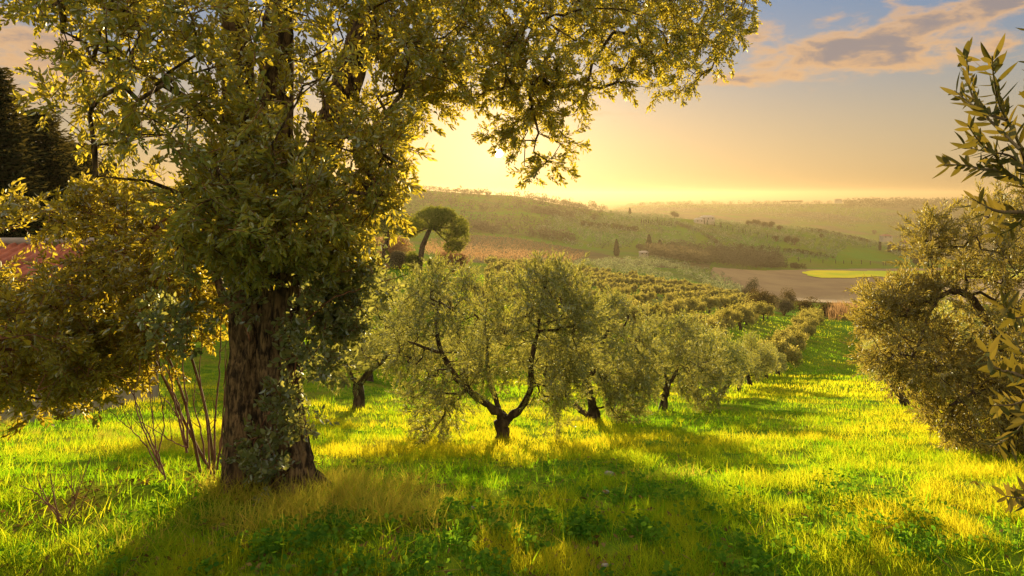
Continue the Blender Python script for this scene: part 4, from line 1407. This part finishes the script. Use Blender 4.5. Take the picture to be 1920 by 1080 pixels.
    # umbrella pines
    def pine(px, row0, Y, trunk, blobs, label, seed):
        r = np.random.default_rng(seed)
        base = P(px, row0, Y); base[2] = G(base[0], base[1])
        root = thing('pine_tree', base, label, 'pine tree')
        tb = Bag(); pts = [P(*q, Y) for q in trunk]; pts[0] = base - np.array([0, 0, .3])
        tube(tb, pts, np.linspace(.42, .24, len(pts)), 10)
        part('trunk', tb.mesh('pine_trunk'), M_OBARK, root)
        bb = Bag()
        bag = Bag()
        for (x, y, rx, ry) in blobs:
            rx *= 1.28; ry *= 1.28
            c = P(x, y, Y + r.uniform(-1.6, 1.6)); R3 = np.array([rx / F * Y, rx / F * Y, ry / F * Y])
            tube(bb, [pts[-1], (pts[-1] + c) / 2 + np.array([0, 0, -.2]), c], [.14, .09, .04], 6)
            m = int(1150 * rx / 25)
            d = r.normal(0, 1, (m, 3)); d /= np.linalg.norm(d, axis=1)[:, None]
            q = r.uniform(.2, 1, (m, 1)) ** .4 * (1 + .55 * (fbm(d[:, 0] * 5 + x, d[:, 2] * 5 + d[:, 1] * 4, 2, seed)[:, None] - .5))
            cards(bag, c + d * q * R3, .42, .11, r, up=.5)
        part('branches', bb.mesh('pine_branches'), M_OBARK, root)
        part('crown', bag.mesh('pine_crown', False), M_PINE, root)
    pine(784, 488, 88, [(784, 488), (792, 462), (803, 436), (809, 424)],
         [(800, 412, 26, 14), (825, 408, 24, 16), (845, 425, 26, 20), (858, 445, 19, 17), (850, 462, 16, 10), (862, 425, 14, 14), (778, 424, 18, 12), (768, 436, 14, 9), (815, 398, 20, 9), (835, 402, 16, 10)],
         'leaning umbrella pine with a wide dark crown above the olives', 3)
    pine(722, 484, 92, [(718, 490), (721, 470), (726, 450), (730, 438)],
         [(725, 428, 26, 14), (750, 420, 22, 12), (700, 422, 24, 14), (738, 408, 22, 12), (715, 405, 20, 10)],
         'second pine half hidden by the oak leaves, left of the leaning pine', 4)
    # conifers at the left edge
    def conifer(px, top, Y, w, label, seed):
        r = np.random.default_rng(seed)
        X = (px - CX) / F * Y; z = G(X, Y)
        h = (HR - top) / F * Y - z
        root = thing('conifer_tree', (X, Y, z), label, 'conifer')
        tb = Bag(); tube(tb, [(0, 0, -.3), (0, 0, h * .5), (0, 0, h * .97)], [.25, .16, .03], 8)
        bag = Bag()
        lv = 34
        for i in range(lv):
            s = 0.12 + 0.87 * i / lv
            rad = w * (1 - s) ** .6 * r.uniform(.8, 1.1) + .15
            for k in range(9):
                a = k * .7 + i * 1.3 + r.uniform(-.2, .2); L = rad * r.uniform(.7, 1.1)
                m = int(22 + 30 * L)
                q = r.uniform(0.1, 1, m)
                p = np.stack([np.cos(a) * q * L, np.sin(a) * q * L, s * h - .18 * L * q + .25 * L * q * q], -1) + r.normal(0, .10 + .05 * L, (m, 3))
                d = np.tile([math.cos(a), math.sin(a), .1], (m, 1))
                cards(bag, p, .34, .10, r, dirs=d)
                if k % 2 == 0:
                    tube(tb, [(0, 0, s * h), (math.cos(a) * L * .8, math.sin(a) * L * .8, s * h + .02)], [.03, .008], 4)
        link('trunk', tb.mesh('conifer_trunk'), M_OBARK, root)
        link('crown', bag.mesh('conifer_crown', False), M_CONIFER, root)
    conifer(-12, 118, 27, 2.9, 'tall dark conifer at the edge of the photo, tallest of the three', 1)
    conifer(72, 200, 30, 4.4, 'dark bushy conifer beside the tallest conifer', 2)
    conifer(138, 262, 33, 4.0, 'lowest dark conifer, behind the golden oak leaves', 3)
    conifer(-110, 170, 31, 3.2, 'dark conifer standing mostly outside the photo edge', 4)
    conifer(200, 300, 38, 3.0, 'dark conifer almost hidden behind the oak foliage', 5)
    # fence posts
    mp = plain_mat('post_wood', (0.05, 0.04, 0.03))
    pm = Bag(); tube(pm, [(0, 0, -.3), (0, 0, 3.0), (0, 0, 3.4)], [.28, .28, .2], 6, cap=True)
    pm = pm.mesh('field_post')
    for i, px in enumerate((1452, 1474, 1497, 1520, 1543, 1567, 1582, 1597, 1615, 1632, 1656, 1661)):
        X, Y = (px - CX) / F * 572, 572
        o = link('fence_post', pm, mp, None, (X, Y, G(X, Y)))
        o['label'] = 'dark post in the line along the far edge of the ploughed field'; o['category'] = 'post'; o['group'] = 'posts along the ploughed field'
        o.scale = (1, 1, random.uniform(.8, 1.25))


build_landmarks()


# ------------------------------------------------------------------ buildings
def box(bag, x0, x1, y0, y1, z0, z1, mat=0):
    V = [(x0, y0, z0), (x1, y0, z0), (x1, y1, z0), (x0, y1, z0), (x0, y0, z1), (x1, y0, z1), (x1, y1, z1), (x0, y1, z1)]
    bag.add(V, [[0, 3, 2, 1], [4, 5, 6, 7], [0, 1, 5, 4], [1, 2, 6, 5], [2, 3, 7, 6], [3, 0, 4, 7]], mat)


def build_buildings():
    mw = plain_mat('house_plaster', (0.42, 0.33, 0.24), (0.36, 0.28, 0.2), 1.5)
    mt, g = new_mat('red_roof_tile')
    o_ = g.n('ShaderNodeOutputMaterial'); b_ = g.n('ShaderNodeBsdfPrincipled'); b_.inputs['Roughness'].default_value = .7
    a_ = g.n('ShaderNodeAttribute', attribute_name='tint'); t_ = g.n('ShaderNodeTexCoord')
    c_ = g.mix(a_.outputs['Fac'], (0.22, 0.05, 0.02), (0.50, 0.14, 0.06))
    c_ = g.mix(g.m('MULTIPLY', g.smooth(g.noise(t_.outputs['Object'], 1.7, 5), .5, .7), .6), c_, (0.16, 0.10, 0.07))
    g.set(b_.inputs['Base Color'], c_); g.t.links.new(b_.outputs[0], o_.inputs[0])
    mfar = plain_mat('far_plaster', (0.55, 0.44, 0.34))
    mtf = plain_mat('far_tile', (0.38, 0.18, 0.11))
    mwin = plain_mat('dark_opening', (0.03, 0.03, 0.035), rough=0.3)
    mdoor = plain_mat('door_wood', (0.09, 0.05, 0.03))
    # tiled house at the left
    Yr, Ye = 17.6, 13.6
    x0, x1 = -22.0, (160 - CX) / F * 17.0
    zr = -(457 - HR) / F * Yr; ze = zr - 1.35
    gz = G(x1 - 2, Ye + 1)
    h = thing('house', ((x0 + x1) / 2, Yr, gz), 'low house with a red barrel-tiled roof behind the bushes', 'house')
    bag = Bag(); box(bag, x0 + .3, x1 - .3, Ye + .5, 2 * Yr - Ye - .5, gz - 1.5, ze + .02)
    V = []
    for x in (x0 + .3, x1 - .3):
        V += [(x, Ye + .5, ze + .02), (x, 2 * Yr - Ye - .5, ze + .02), (x, Yr, zr - .17)]
    bag.add(V, [[0, 1, 2], [3, 5, 4]], 0)
    part('wall', bag.mesh('house_wall', False), mw, h)
    for side in (1, -1):
        nx = int((x1 - x0) / 0.025); ns = 12 * 6
        u = np.linspace(x0, x1, nx); s = np.linspace(0, 1, ns)
        Sg, Ug = np.meshgrid(s, u, indexing='ij')
        ph = Ug / 0.25 * 2 * np.pi
        prof = 0.06 * np.maximum(np.cos(ph), -0.45)
        hsh = noise2(np.floor(Ug / .25 + .5) * 7.3, np.floor(Sg * 12) * 5.7, 3)
        step = 0.055 * (1 - (Sg * 12) % 1.0)
        Yg = (Yr - (Yr - Ye) * (1 - Sg)) if side == 1 else (Yr + (Yr - Ye) * (1 - Sg))
        Zg = ze + (zr - ze) * Sg + prof + step
        i = np.arange(ns - 1)[:, None] * nx; j = np.arange(nx - 1)[None]
        Fq = np.stack([i + j, i + j + 1, i + j + 1 + nx, i + j + nx], -1).reshape(-1, 4)
        part('roof', make_mesh('house_roof', np.stack([Ug, Yg, Zg], -1).reshape(-1, 3), [(Fq, 0)], hsh.ravel(), False), mt, h)
    bag = Bag(); tube(bag, [(x0, Yr, zr + .05), (x1 + .02, Yr, zr + .05)], [.11, .11], 10)
    part('ridge_cap', bag.mesh('ridge_cap'), plain_mat('ridge_mortar', (0.30, 0.24, 0.2)), h)
    bag = Bag(); box(bag, x1 - 2.2, x1 - 1.4, Ye + .44, Ye + .52, gz + .2, gz + 2.1)
    part('door', bag.mesh('house_door', False), mdoor, h)
    bag = Bag(); box(bag, x1 - 4.6, x1 - 3.7, Ye + .44, Ye + .52, gz + 1, gz + 2.0)
    part('window', bag.mesh('house_window', False), mwin, h)

    def villa(px, row, Y, w, hh, label, roof=True, dep=8):
        X = (px - CX) / F * Y; z = -(row - HR) / F * Y
        z = max(z, G(X, Y) - .5)
        r0 = thing('villa', (X, Y, z), label, 'house')
        b = Bag(); box(b, -w / 2, w / 2, -dep / 2, dep / 2, -4, hh)
        link('wall', b.mesh('villa_wall', False), mfar, r0)
        b = Bag()
        V = [(-w / 2 - .4, -dep / 2 - .4, hh + .003), (w / 2 + .4, -dep / 2 - .4, hh + .003), (w / 2 + .4, dep / 2 + .4, hh + .003), (-w / 2 - .4, dep / 2 + .4, hh + .003), (-w / 2 + dep * .3, 0, hh + dep * .22), (w / 2 - dep * .3, 0, hh + dep * .22)]
        b.add(V, [[0, 1, 5, 4], [2, 3, 4, 5]], 0); b.G.setdefault((3, 0), []).append(np.array([[1, 2, 5], [3, 0, 4]]))
        b.G.setdefault((4, 0), []).append(np.array([[0, 3, 2, 1]]))
        link('roof', b.mesh('villa_roof', False), mtf if roof else mfar, r0)
        for k in range(max(2, int(w / 4))):
            xx = -w / 2 + (k + .5) * w / max(2, int(w / 4))
            b = Bag(); box(b, xx - .5, xx + .5, -dep / 2 - .05, -dep / 2 + .1, hh * .35, hh * .75)
            link('window', b.mesh('villa_window', False), mwin, r0)
    villa(1326, 413, 700, 13, 3.2, 'pale wide villa on the crest of the olive hillside', False)
    villa(1310, 417, 690, 8, 3, 'low pale annex left of the wide villa on the crest', False)
    villa(1661, 446, 690, 9, 2.0, 'tiled farmhouse between the slim cypress and the cypress clump')
    villa(1696, 458, 660, 6, 2, 'tiny pale outbuilding below the cypress clump')
    villa(1572, 379, 2300, 22, 9, 'small red-roofed house on the far ridge')
    villa(1207, 478, 400, 5, 1.6, 'small grey shed by the trees beyond the lone cypress', False, 4)
    # flat-topped pines on the far ridge
    for i in range(7):
        px = 1468 + i * 5.4
        Y = 2400; r = np.random.default_rng(i)
        X = (px - CX) / F * Y; z = G(X, Y)
        root = thing('umbrella_pine', (X, Y, z), 'flat-topped umbrella pine in the even row on the far ridge', 'pine tree', 'umbrella pines in a row on the far ridge')
        tb = Bag(); tube(tb, [(0, 0, -2), (0, 0, 14)], [.6, .5], 6)
        link('trunk', tb.mesh('umbrella_pine_trunk'), M_OBARK, root)
        b = Bag(); n = 260
        d = r.normal(0, 1, (n, 3)) * np.array([3.4, 3.4, 1.0]) + np.array([0, 0, 15])
        cards(b, d, 2.6, 1.2, r)
        link('crown', b.mesh('umbrella_pine_crown', False), M_CYPRESS, root)


build_buildings()


# ------------------------------------------------------------------ near details
def build_bare_stems():
    r = np.random.default_rng(31)
    def shoots(name, cx, cy, Y, lines, label, r0=.011, cat='shrub'):
        base = P(cx, cy, Y); base[2] = G(base[0], base[1])
        root = thing(name, base, label, cat)
        bag = Bag()
        for ln in lines:
            p = np.array([P(*q) if len(q) == 3 else P(q[0], q[1], Y) for q in ln])
            s = np.linspace(0, len(p) - 1, (len(p) - 1) * 6 + 1)
            pp = np.stack([np.interp(s, np.arange(len(p)), p[:, c]) for c in range(3)], -1)
            for _ in range(4):
                pp[1:-1] = pp[:-2] * .25 + pp[1:-1] * .5 + pp[2:] * .25
            pp += r.normal(0, .003, pp.shape)
            L = np.linalg.norm(pp[-1] - pp[0])
            tube(bag, pp, np.linspace(r0 * min(1, .35 + L * .7), .0022, len(pp)), 6)
            for k in range(int(L * 5)):
                i = r.integers(len(pp) // 4, len(pp) - 1)
                d = r.normal(0, 1, 3); d[2] = abs(d[2]) + .6; d /= np.linalg.norm(d)
                l2 = r.uniform(.06, .30)
                tube(bag, [pp[i], pp[i] + d * l2 * .5, pp[i] + d * l2 + np.array([0, 0, .03])], [.0035, .0025, .0012], 4)
        part('stems', bag.mesh(name + '_stems'), M_TWIG, root)
    shoots('bare_shrub', 375, 880, 5.5,
           [[(402, 900), (403, 780), (412, 700), (414, 620), (416, 560)], [(394, 890), (388, 780), (372, 700), (380, 640)], [(408, 880), (418, 800), (420, 740), (424, 640)],
            [(350, 850), (342, 800), (335, 750), (300, 700), (290, 640)], [(348, 840), (330, 770), (318, 700), (312, 660)], [(350, 840), (352, 760), (340, 690), (352, 630)],
            [(385, 870), (376, 800), (362, 760), (368, 700)], [(345, 800), (320, 760), (300, 740)], [(418, 880), (410, 830), (424, 790)]],
           'reddish leafless saplings rising close against the oak trunk', .0095)
    shoots('bare_shrub', 290, 880, 5.4,
           [[(310, 900), (296, 850), (275, 810), (258, 760), (238, 710), (205, 700)], [(300, 880), (290, 830), (285, 770), (278, 700)], [(306, 890), (270, 830), (240, 800), (205, 770)],
            [(300, 870), (262, 790), (250, 740), (262, 690)], [(350, 838), (320, 826), (290, 806), (260, 790)], [(295, 850), (310, 800), (300, 740), (290, 690)]],
           'thin leafless stems fanning out left of the saplings', .007)
    shoots('dead_shrub', 110, 960, 4.6,
           [[(115, 985), (100, 930), (94, 888)], [(118, 985), (140, 940), (168, 858)], [(112, 980), (90, 940), (70, 900)], [(120, 985), (142, 950), (138, 905)], [(115, 970), (75, 930), (40, 910)],
            [(125, 980), (150, 960), (160, 925)], [(110, 980), (104, 950), (60, 935)]],
           'small clump of dead brown twigs in the yellow grass', .009)


build_bare_stems()


def blades(bag, X, Y, h, w, r, tint, lean=0.5, mat=0, Z=None):
    """curved tapering grass blades, 3 segments"""
    n = len(X)
    Z = ground(X, Y) if Z is None else Z
    a = r.uniform(0, 6.28, n)
    dx, dy = np.cos(a), np.sin(a)
    b = r.uniform(0, 6.28, n)
    wx, wy = np.cos(b), np.sin(b)
    ln = lean * r.uniform(0.1, 1.3, n)
    V = np.zeros((n, 7, 3))
    for k, (s, ww) in enumerate(((0, .9), (.4, 1.0), (.75, .65))):
        off = ln * h * s ** 1.7
        c = np.stack([X + dx * off, Y + dy * off, Z - 0.015 + h * s * (1 - .25 * ln * s)], -1)
        V[:, 2 * k] = c - np.stack([wx, wy, 0 * wx], -1) * (w * ww / 2)[:, None]
        V[:, 2 * k + 1] = c + np.stack([wx, wy, 0 * wx], -1) * (w * ww / 2)[:, None]
    V[:, 6] = np.stack([X + dx * ln * h, Y + dy * ln * h, Z + h * (1 - .32 * ln)], -1)
    o = (np.arange(n) * 7)[:, None]
    q = np.concatenate([o + np.array([[0, 1, 3, 2]]), o + np.array([[2, 3, 5, 4]])])
    b0 = bag.n
    bag.V.append(V.reshape(-1, 3)); bag.T.append(np.repeat(tint, 7)); bag.n += n * 7
    bag.G.setdefault((4, mat), []).append(q + b0)
    bag.G.setdefault((3, mat), []).append(o + np.array([[4, 5, 6]]) + b0)


def scatter(n, y0, y1, r, p=1.6, pad=140):
    """points over the visible wedge, thinning with distance"""
    u = r.uniform(0, 1, n)
    if abs(p - 1) < 1e-6:
        Y = y0 * (y1 / y0) ** u
    else:
        Y = (y0 ** (1 - p) + u * (y1 ** (1 - p) - y0 ** (1 - p))) ** (1 / (1 - p))
    px = r.uniform(-pad, 1920 + pad, n)
    return (px - CX) / F * Y, Y


def build_grass():
    r = np.random.default_rng(41)
    bag = Bag()
    X, Y = scatter(520000, 2.9, 34, r, 1.25, 420)
    tuft = fbm(X / 0.35, Y / 0.35, 3, 71)
    patch = fbm(X / 1.6, Y / 1.3, 3, 72)
    big = fbm(X / 5.0, Y / 3.5, 3, 73)
    keep = r.uniform(0, 1, len(X)) < np.clip((tuft - 0.34) * 4.0, 0.10, 1) * np.clip(0.35 + (big - 0.3) * 3, 0.45, 1)
    X, Y, tuft, patch, big = X[keep], Y[keep], tuft[keep], patch[keep], big[keep]
    n = len(X)
    s = np.clip(Y / 5.0, 0.8, 6) ** 0.62
    h = (0.030 + 0.20 * np.clip(tuft - 0.35, 0, 1) * (0.4 + 1.4 * np.clip(patch - .2, 0, 1))) * r.uniform(0.5, 1.5, n) * np.clip(s, 1, 1.9)
    h = np.minimum(h, 0.19)
    w = (0.0042 * r.uniform(0.6, 1.4, n)) * s ** 1.15
    tint = np.clip(0.40 + (big - 0.5) * 1.7 + (patch - .5) * 1.7 + (tuft - .5) * .9 + r.normal(0, .17, n), 0, 1)
    blades(bag, X, Y, h, w, r, tint, 0.75)
    print('grass blades', n)
    X, Y = scatter(90000, 30, 115, r, 1.3, 20)
    px = CX + F * X / Y
    X, Y = X[px > 560], Y[px > 560]
    n = len(X)
    big = fbm(X / 5.0, Y / 3.5, 3, 73)
    tint = np.clip(0.45 + (big - 0.5) * 1.6 + r.normal(0, .15, n), 0, 1)
    blades(bag, X, Y, r.uniform(.10, .24, n), np.full(n, .045) * (Y / 40) ** .5, r, tint, 0.5)
    # broad lush blades in clumps, and thin seed stalks
    X, Y = scatter(700, 3.0, 20, r, 1.3)
    m = 22
    X = (X[:, None] + r.normal(0, .06, (len(X), m))).ravel(); Y = (Y[:, None] + r.normal(0, .06, (len(Y), m))).ravel()
    n = len(X)
    blades(bag, X, Y, r.uniform(.05, .16, n), r.uniform(.005, .010, n) * np.clip(Y / 6, 1, 2.5), r, np.clip(np.repeat(r.uniform(0, .6, n // m), m) + r.normal(0, .12, n), 0, 1), 1.2)
    X, Y = scatter(1300, 3.0, 22, r, 1.3)
    n = len(X)
    blades(bag, X, Y, r.uniform(.10, .27, n), r.uniform(.002, .004, n) * np.clip(Y / 6, 1, 2.5), r, r.uniform(.7, 1, n), .9)
    o = link('grass', bag.mesh('grass', False), M_GRASS, kind='stuff')
    o['label'] = 'lush yellow-green grass over the slope and lane'; o['category'] = 'grass'
    # straw coloured tussocks
    bag = Bag()
    spots = [(700, 945, 60, 2200, .22), (640, 910, 40, 700, .20), (760, 975, 55, 1000, .19), (520, 960, 60, 1100, .22), (430, 915, 45, 600, .20), (570, 985, 50, 600, .18), (360, 850, 60, 900, .24), (60, 800, 90, 900, .18),
             (220, 820, 80, 900, .2), (1180, 770, 60, 300, .2), (960, 1000, 50, 300, .15), (1500, 800, 80, 300, .14), (1250, 900, 60, 300, .13), (300, 1000, 80, 500, .14), (860, 960, 60, 500, .15)]
    for (px, row, s, n, hh) in spots:
        x0, y0, z0 = hit(px, row)
        X = x0 + r.normal(0, s / F * y0 * .9, n); Y = y0 + r.normal(0, s / F * y0 * 1.0, n)
        k = r.integers(0, 9, n)                        # blades gather in clumps
        cxs = r.normal(0, s / F * y0, 9); cys = r.normal(0, s / F * y0, 9)
        X = x0 + cxs[k] + r.normal(0, .07, n); Y = y0 + cys[k] + r.normal(0, .07, n)
        blades(bag, X, Y, hh * r.uniform(.4, 1.25, n), .0042 * r.uniform(.6, 1.3, n), r, np.clip(r.normal(.55, .3, n), 0, 1), 1.25)
    o = link('dry_grass', bag.mesh('dry_grass', False), M_DRY, kind='stuff')
    o['label'] = 'long straw-coloured grass in tussocks around the oak foot'; o['category'] = 'dry grass'
    # low broad-leaved weeds
    bag = Bag()
    spots = [(600, 1010, 70, 900), (660, 1040, 60, 600), (560, 1050, 60, 500), (980, 1010, 90, 900), (1120, 1040, 110, 900), (1350, 1000, 120, 700), (900, 960, 50, 300), (1120, 885, 50, 300), (1200, 920, 60, 350),
             (1420, 1050, 120, 700), (1560, 960, 70, 350), (800, 1060, 80, 600), (490, 880, 34, 260), (1700, 1000, 90, 350), (1830, 1040, 90, 350), (200, 1050, 120, 600), (1550, 900, 50, 150)]
    for (px, row, s, n) in spots:
        x0, y0, z0 = hit(px, row)
        k = r.integers(0, 14, n)
        cxs = r.normal(0, s / F * y0, 14); cys = r.normal(0, s / F * y0 * 1.4, 14)
        X = x0 + cxs[k] + r.normal(0, .05, n); Y = y0 + cys[k] + r.normal(0, .05, n)
        Z = ground(X, Y) + r.uniform(.02, .11, n)
        a = r.uniform(0, 6.28, n)
        # rounded leaf: hexagon, tilted
        L = .0135 * r.uniform(.5, 1.5, n)
        nrm = np.stack([r.normal(0, .45, n), r.normal(0, .45, n), np.ones(n)], -1)
        R = basis(nrm, a)
        ang = np.arange(6) / 6 * 2 * np.pi
        V = np.stack([X, Y, Z], -1)[:, None] + L[:, None, None] * (np.cos(ang)[None, :, None] * R[:, None, :, 0] + .8 * np.sin(ang)[None, :, None] * R[:, None, :, 1])
        bag.add(V.reshape(-1, 3), np.arange(n)[:, None] * 6 + np.arange(6)[None], 0, np.repeat(r.uniform(0, 1, n), 6))
        blades(bag, X, Y, Z - ground(X, Y) + .015, np.full(n, .003), r, np.full(n, .3), 0.05)
    o = link('weeds', bag.mesh('weeds', False), M_WEED, kind='stuff')
    o['label'] = 'dark green broad-leaved weeds low in the grass'; o['category'] = 'weeds'


build_grass()


def build_litter():
    r = np.random.default_rng(43)
    m = leaf_mat('fallen_leaf', (0.08, 0.05, 0.015), (0.24, 0.17, 0.06), (0.2, 0.12, 0.02), (0.35, 0.22, 0.04), 0.2, 0.0, 0.5, 0)
    X, Y = scatter(6500, 2.9, 8.5, r, 1.3)
    px = CX + F * X / Y
    k = (fbm(X / .8, Y / .8, 3, 91) > .5) & (r.uniform(0, 1, len(X)) < np.clip(1.25 - px / 1500, .12, 1))
    X, Y = X[k], Y[k]; n = len(X)
    p = np.stack([X, Y, ground(X, Y) + r.uniform(.008, .05, n)], -1)
    bag = Bag()
    d = r.normal(0, 1, (n, 3)); d[:, 2] *= .3
    cards(bag, p, .055, .026, r, dirs=d)
    # broken dead stalks
    X, Y = scatter(900, 3.0, 12, r, 1.3)
    n = len(X); h = r.uniform(.05, .22, n)
    pp = np.stack([X, Y, ground(X, Y) + h * .3], -1)
    d = np.stack([r.normal(0, .7, n), r.normal(0, .7, n), np.full(n, .6)], -1)
    cards(bag, pp, h, .006, r, dirs=d, tint=np.full(n, 1.0))
    o = link('leaf_litter', bag.mesh('leaf_litter', False), m, kind='stuff')
    o['label'] = 'brown fallen leaves and dead stalks lying between the grass blades'; o['category'] = 'leaf litter'


build_litter()


def build_near_olive():
    """an olive standing just outside the frame on the right; its branches reach in"""
    r = np.random.default_rng(51)
    base = np.array([1.75, 1.9, G(1.75, 1.9)])
    t = thing('olive_tree', base, 'olive branches with large slender leaves hanging into the sky at the edge', 'olive tree')
    Y = 1.75
    main = [base - np.array([0, 0, .2]), base + np.array([.02, 0, .7]), base + np.array([-.04, -.02, 1.3]), base + np.array([-.02, 0, 1.9]), base + np.array([.05, .05, 2.6])]
    bag = Bag(); tube(bag, main, [.12, .10, .085, .07, .04], 12)
    part('trunk', bag.mesh('olive_trunk'), M_OBARK, t)
    br = [[(2160, 560), (2010, 420), (1925, 350), (1880, 318), (1840, 318), (1815, 310), (1765, 308)],
          [(1935, 350), (1912, 270), (1890, 230), (1872, 195), (1862, 140), (1860, 105)],
          [(1912, 280), (1870, 240), (1835, 205), (1818, 170), (1812, 125), (1806, 100)],
          [(1880, 318), (1868, 290), (1838, 270), (1815, 235)],
          [(1888, 225), (1850, 215), (1810, 188), (1790, 170)],
          [(1925, 260), (1935, 200), (1925, 150), (1935, 110)],
          [(1985, 400), (1930, 330), (1900, 290), (1850, 285), (1808, 275)],
          [(2050, 480), (1930, 395), (1870, 400), (1822, 372)],
          [(1960, 420), (1925, 400), (1900, 430), (1870, 440)],
          [(2120, 760), (1960, 720), (1900, 700), (1860, 690), (1850, 660)],
          [(2120, 770), (1980, 720), (1920, 660), (1890, 640)],
          [(1960, 725), (1910, 760), (1860, 760)],
          [(2000, 730), (1930, 780), (1900, 820), (1855, 838)],
          [(2120, 1000), (1980, 950), (1920, 935), (1885, 930)],
          [(2020, 980), (1950, 940), (1915, 915)],
          [(1990, 600), (1930, 590), (1900, 600), (1880, 570)]]
    bag = Bag(); lf = Bag()
    for bi, ln in enumerate(br):
        YY = Y + (0.15 if bi % 2 else -.05) + (.25 if bi in (13, 14) else 0)
        p = np.array([P(q[0], q[1], YY + .06 * k * (-1) ** bi) for k, q in enumerate(ln)])
        s = np.linspace(0, len(p) - 1, (len(p) - 1) * 5 + 1)
        pp = np.stack([np.interp(s, np.arange(len(p)), p[:, c]) for c in range(3)], -1)
        for _ in range(4):
            pp[1:-1] = pp[:-2] * .25 + pp[1:-1] * .5 + pp[2:] * .25
        big = ln[0][0] > 2030
        if big:
            pp = np.concatenate([[base + np.array([0, 0, 1.2 if ln[0][1] > 700 else 1.7])], pp])
        tube(bag, pp, np.linspace(.010 if big else .0045, .0014, len(pp)), 7)
        seg = np.linalg.norm(np.diff(pp, axis=0), axis=1); cum = np.concatenate([[0], np.cumsum(seg)])
        d = 0.03; k = 0
        while d < cum[-1]:
            c = np.array([np.interp(d, cum, pp[:, q]) for q in range(3)])
            c2 = np.array([np.interp(min(d + .01, cum[-1]), cum, pp[:, q]) for q in range(3)])
            ax = c2 - c
            if np.linalg.norm(ax) < 1e-6:
                ax = pp[-1] - pp[-2]
            ax /= np.linalg.norm(ax)
            e1 = np.cross(ax, [0, 1, .2]); e1 /= np.linalg.norm(e1); e2 = np.cross(ax, e1)
            for sgn in (1, -1):
                th = (k % 2) * 1.1 + r.normal(0, .35) + (0 if sgn > 0 else math.pi)
                rad = e1 * math.cos(th) + e2 * math.sin(th)
                tilt = r.uniform(.5, 1.05)
                dx = rad * math.sin(tilt) + ax * math.cos(tilt)
                dz = np.cross(dx, r.normal(0, 1, 3)); dz /= np.linalg.norm(dz); dy = np.cross(dz, dx)
                L = .058 * r.uniform(.55, 1.2); W = .0132 * r.uniform(.75, 1.3)
                q = np.linspace(0, 1, 9)
                prof = np.sin(np.pi * np.clip(q, 0.0, 1) ** .85) ** .8 * W / 2
                prof[-1] = 0.0003; prof[0] = .0007
                curl = -L * r.uniform(-.06, .16) * q ** 2
                cen = c + dx * (q * L)[:, None] + dz * curl[:, None]
                LV = np.concatenate([cen - dy * prof[:, None] + dz * (prof * .25)[:, None], cen, cen + dy * prof[:, None] + dz * (prof * .25)[:, None]])
                i = np.arange(8)
                Fq = np.concatenate([np.stack([i, i + 1, i + 10, i + 9], -1), np.stack([i + 9, i + 10, i + 19, i + 18], -1)])
                lf.add(LV, Fq, 0, float(r.uniform(0, 1)))
            k += 1
            d += r.uniform(.011, .022)
    # the rest of its crown, above and to the side
    n = 420
    c = np.stack([r.uniform(1.5, 3.1, n), r.uniform(1.0, 3.0, n), r.uniform(-.4, 1.6, n)], -1)
    c = c[(c[:, 0] > .75 * c[:, 1] + .32) & (np.linalg.norm((c - np.array([2.2, 1.9, .6])) / np.array([1.0, 1.0, 1.0]), axis=1) < 1.0)]
    A, R, td, tubes = grow([np.array(main)[2:]], [np.full(3, .05)], c, 0.2, 0.15, 0.1, 0.003, 2.2, r)
    wood_mesh(bag, A, R, tubes, 0, 0.04)
    place_twigs(lf, OLV_T2, c, td + r.normal(0, .2, c.shape), r.uniform(.7, 1.1, len(c)), r, mat_wood=1)
    part('branches', bag.mesh('near_olive_branches'), M_OTWIG, t)
    part('foliage', lf.mesh('near_olive_leaves', True), [M_NEAR, M_OTWIG], t)


build_near_olive()


def build_stones():
    r = np.random.default_rng(61)
    m = plain_mat('pale_stone', (0.36, 0.33, 0.28), (0.24, 0.22, 0.18), 20)
    labs = ['whitish stone in the grass right of the largest olive', 'small pale stone half sunk in the weeds', 'pale pebble near the lower edge of the grass', 'grey stone lying in the short grass by the weeds']
    for (px, row, s), lab in zip(((1142, 896, .035), (1136, 930, .02), (1134, 1070, .018), (885, 960, .018)), labs):
        x, y, z = hit(px, row)
        n1, n2 = 10, 14
        th = np.linspace(0.001, np.pi - .001, n1); ph = np.linspace(0, 2 * np.pi, n2, endpoint=False)
        A, B = np.meshgrid(th, ph, indexing='ij')
        V = np.stack([np.sin(A) * np.cos(B) * 1.2, np.sin(A) * np.sin(B), np.cos(A) * .7], -1)
        V *= (1 + (fbm(V[..., 0] * 2 + px, V[..., 1] * 2 + V[..., 2], 3, 1) - .5) * .5)[..., None]
        i = np.arange(n1 - 1)[:, None] * n2; j = np.arange(n2)[None]; k = (j + 1) % n2
        me = make_mesh('stone', V.reshape(-1, 3) * s, [(np.stack([i + j, i + n2 + j, i + n2 + k, i + k], -1).reshape(-1, 4), 0)])
        o = link('stone', me, m, None, (x, y, z + s * .5 + .02)); o['label'] = lab; o['category'] = 'stone'


build_stones()

# ------------------------------------------------------------------ haze
def build_haze():
    b = Bag(); box(b, -95000, 95000, -60, 52000, -112, 30)
    m = bpy.data.materials.new('valley_haze'); m.use_nodes = True
    g = NT(m.node_tree)
    out = g.n('ShaderNodeOutputMaterial')
    v = g.n('ShaderNodeVolumePrincipled')
    v.inputs['Color'].default_value = (0.38, 0.29, 0.18, 1)
    v.inputs['Density'].default_value = HAZE
    v.inputs['Anisotropy'].default_value = HAZE_G
    g.t.links.new(v.outputs[0], out.inputs['Volume'])
    link('haze', b.mesh('haze', False), m, kind='stuff')


HAZE, HAZE_G = 2.3e-4, 0.55
build_haze()
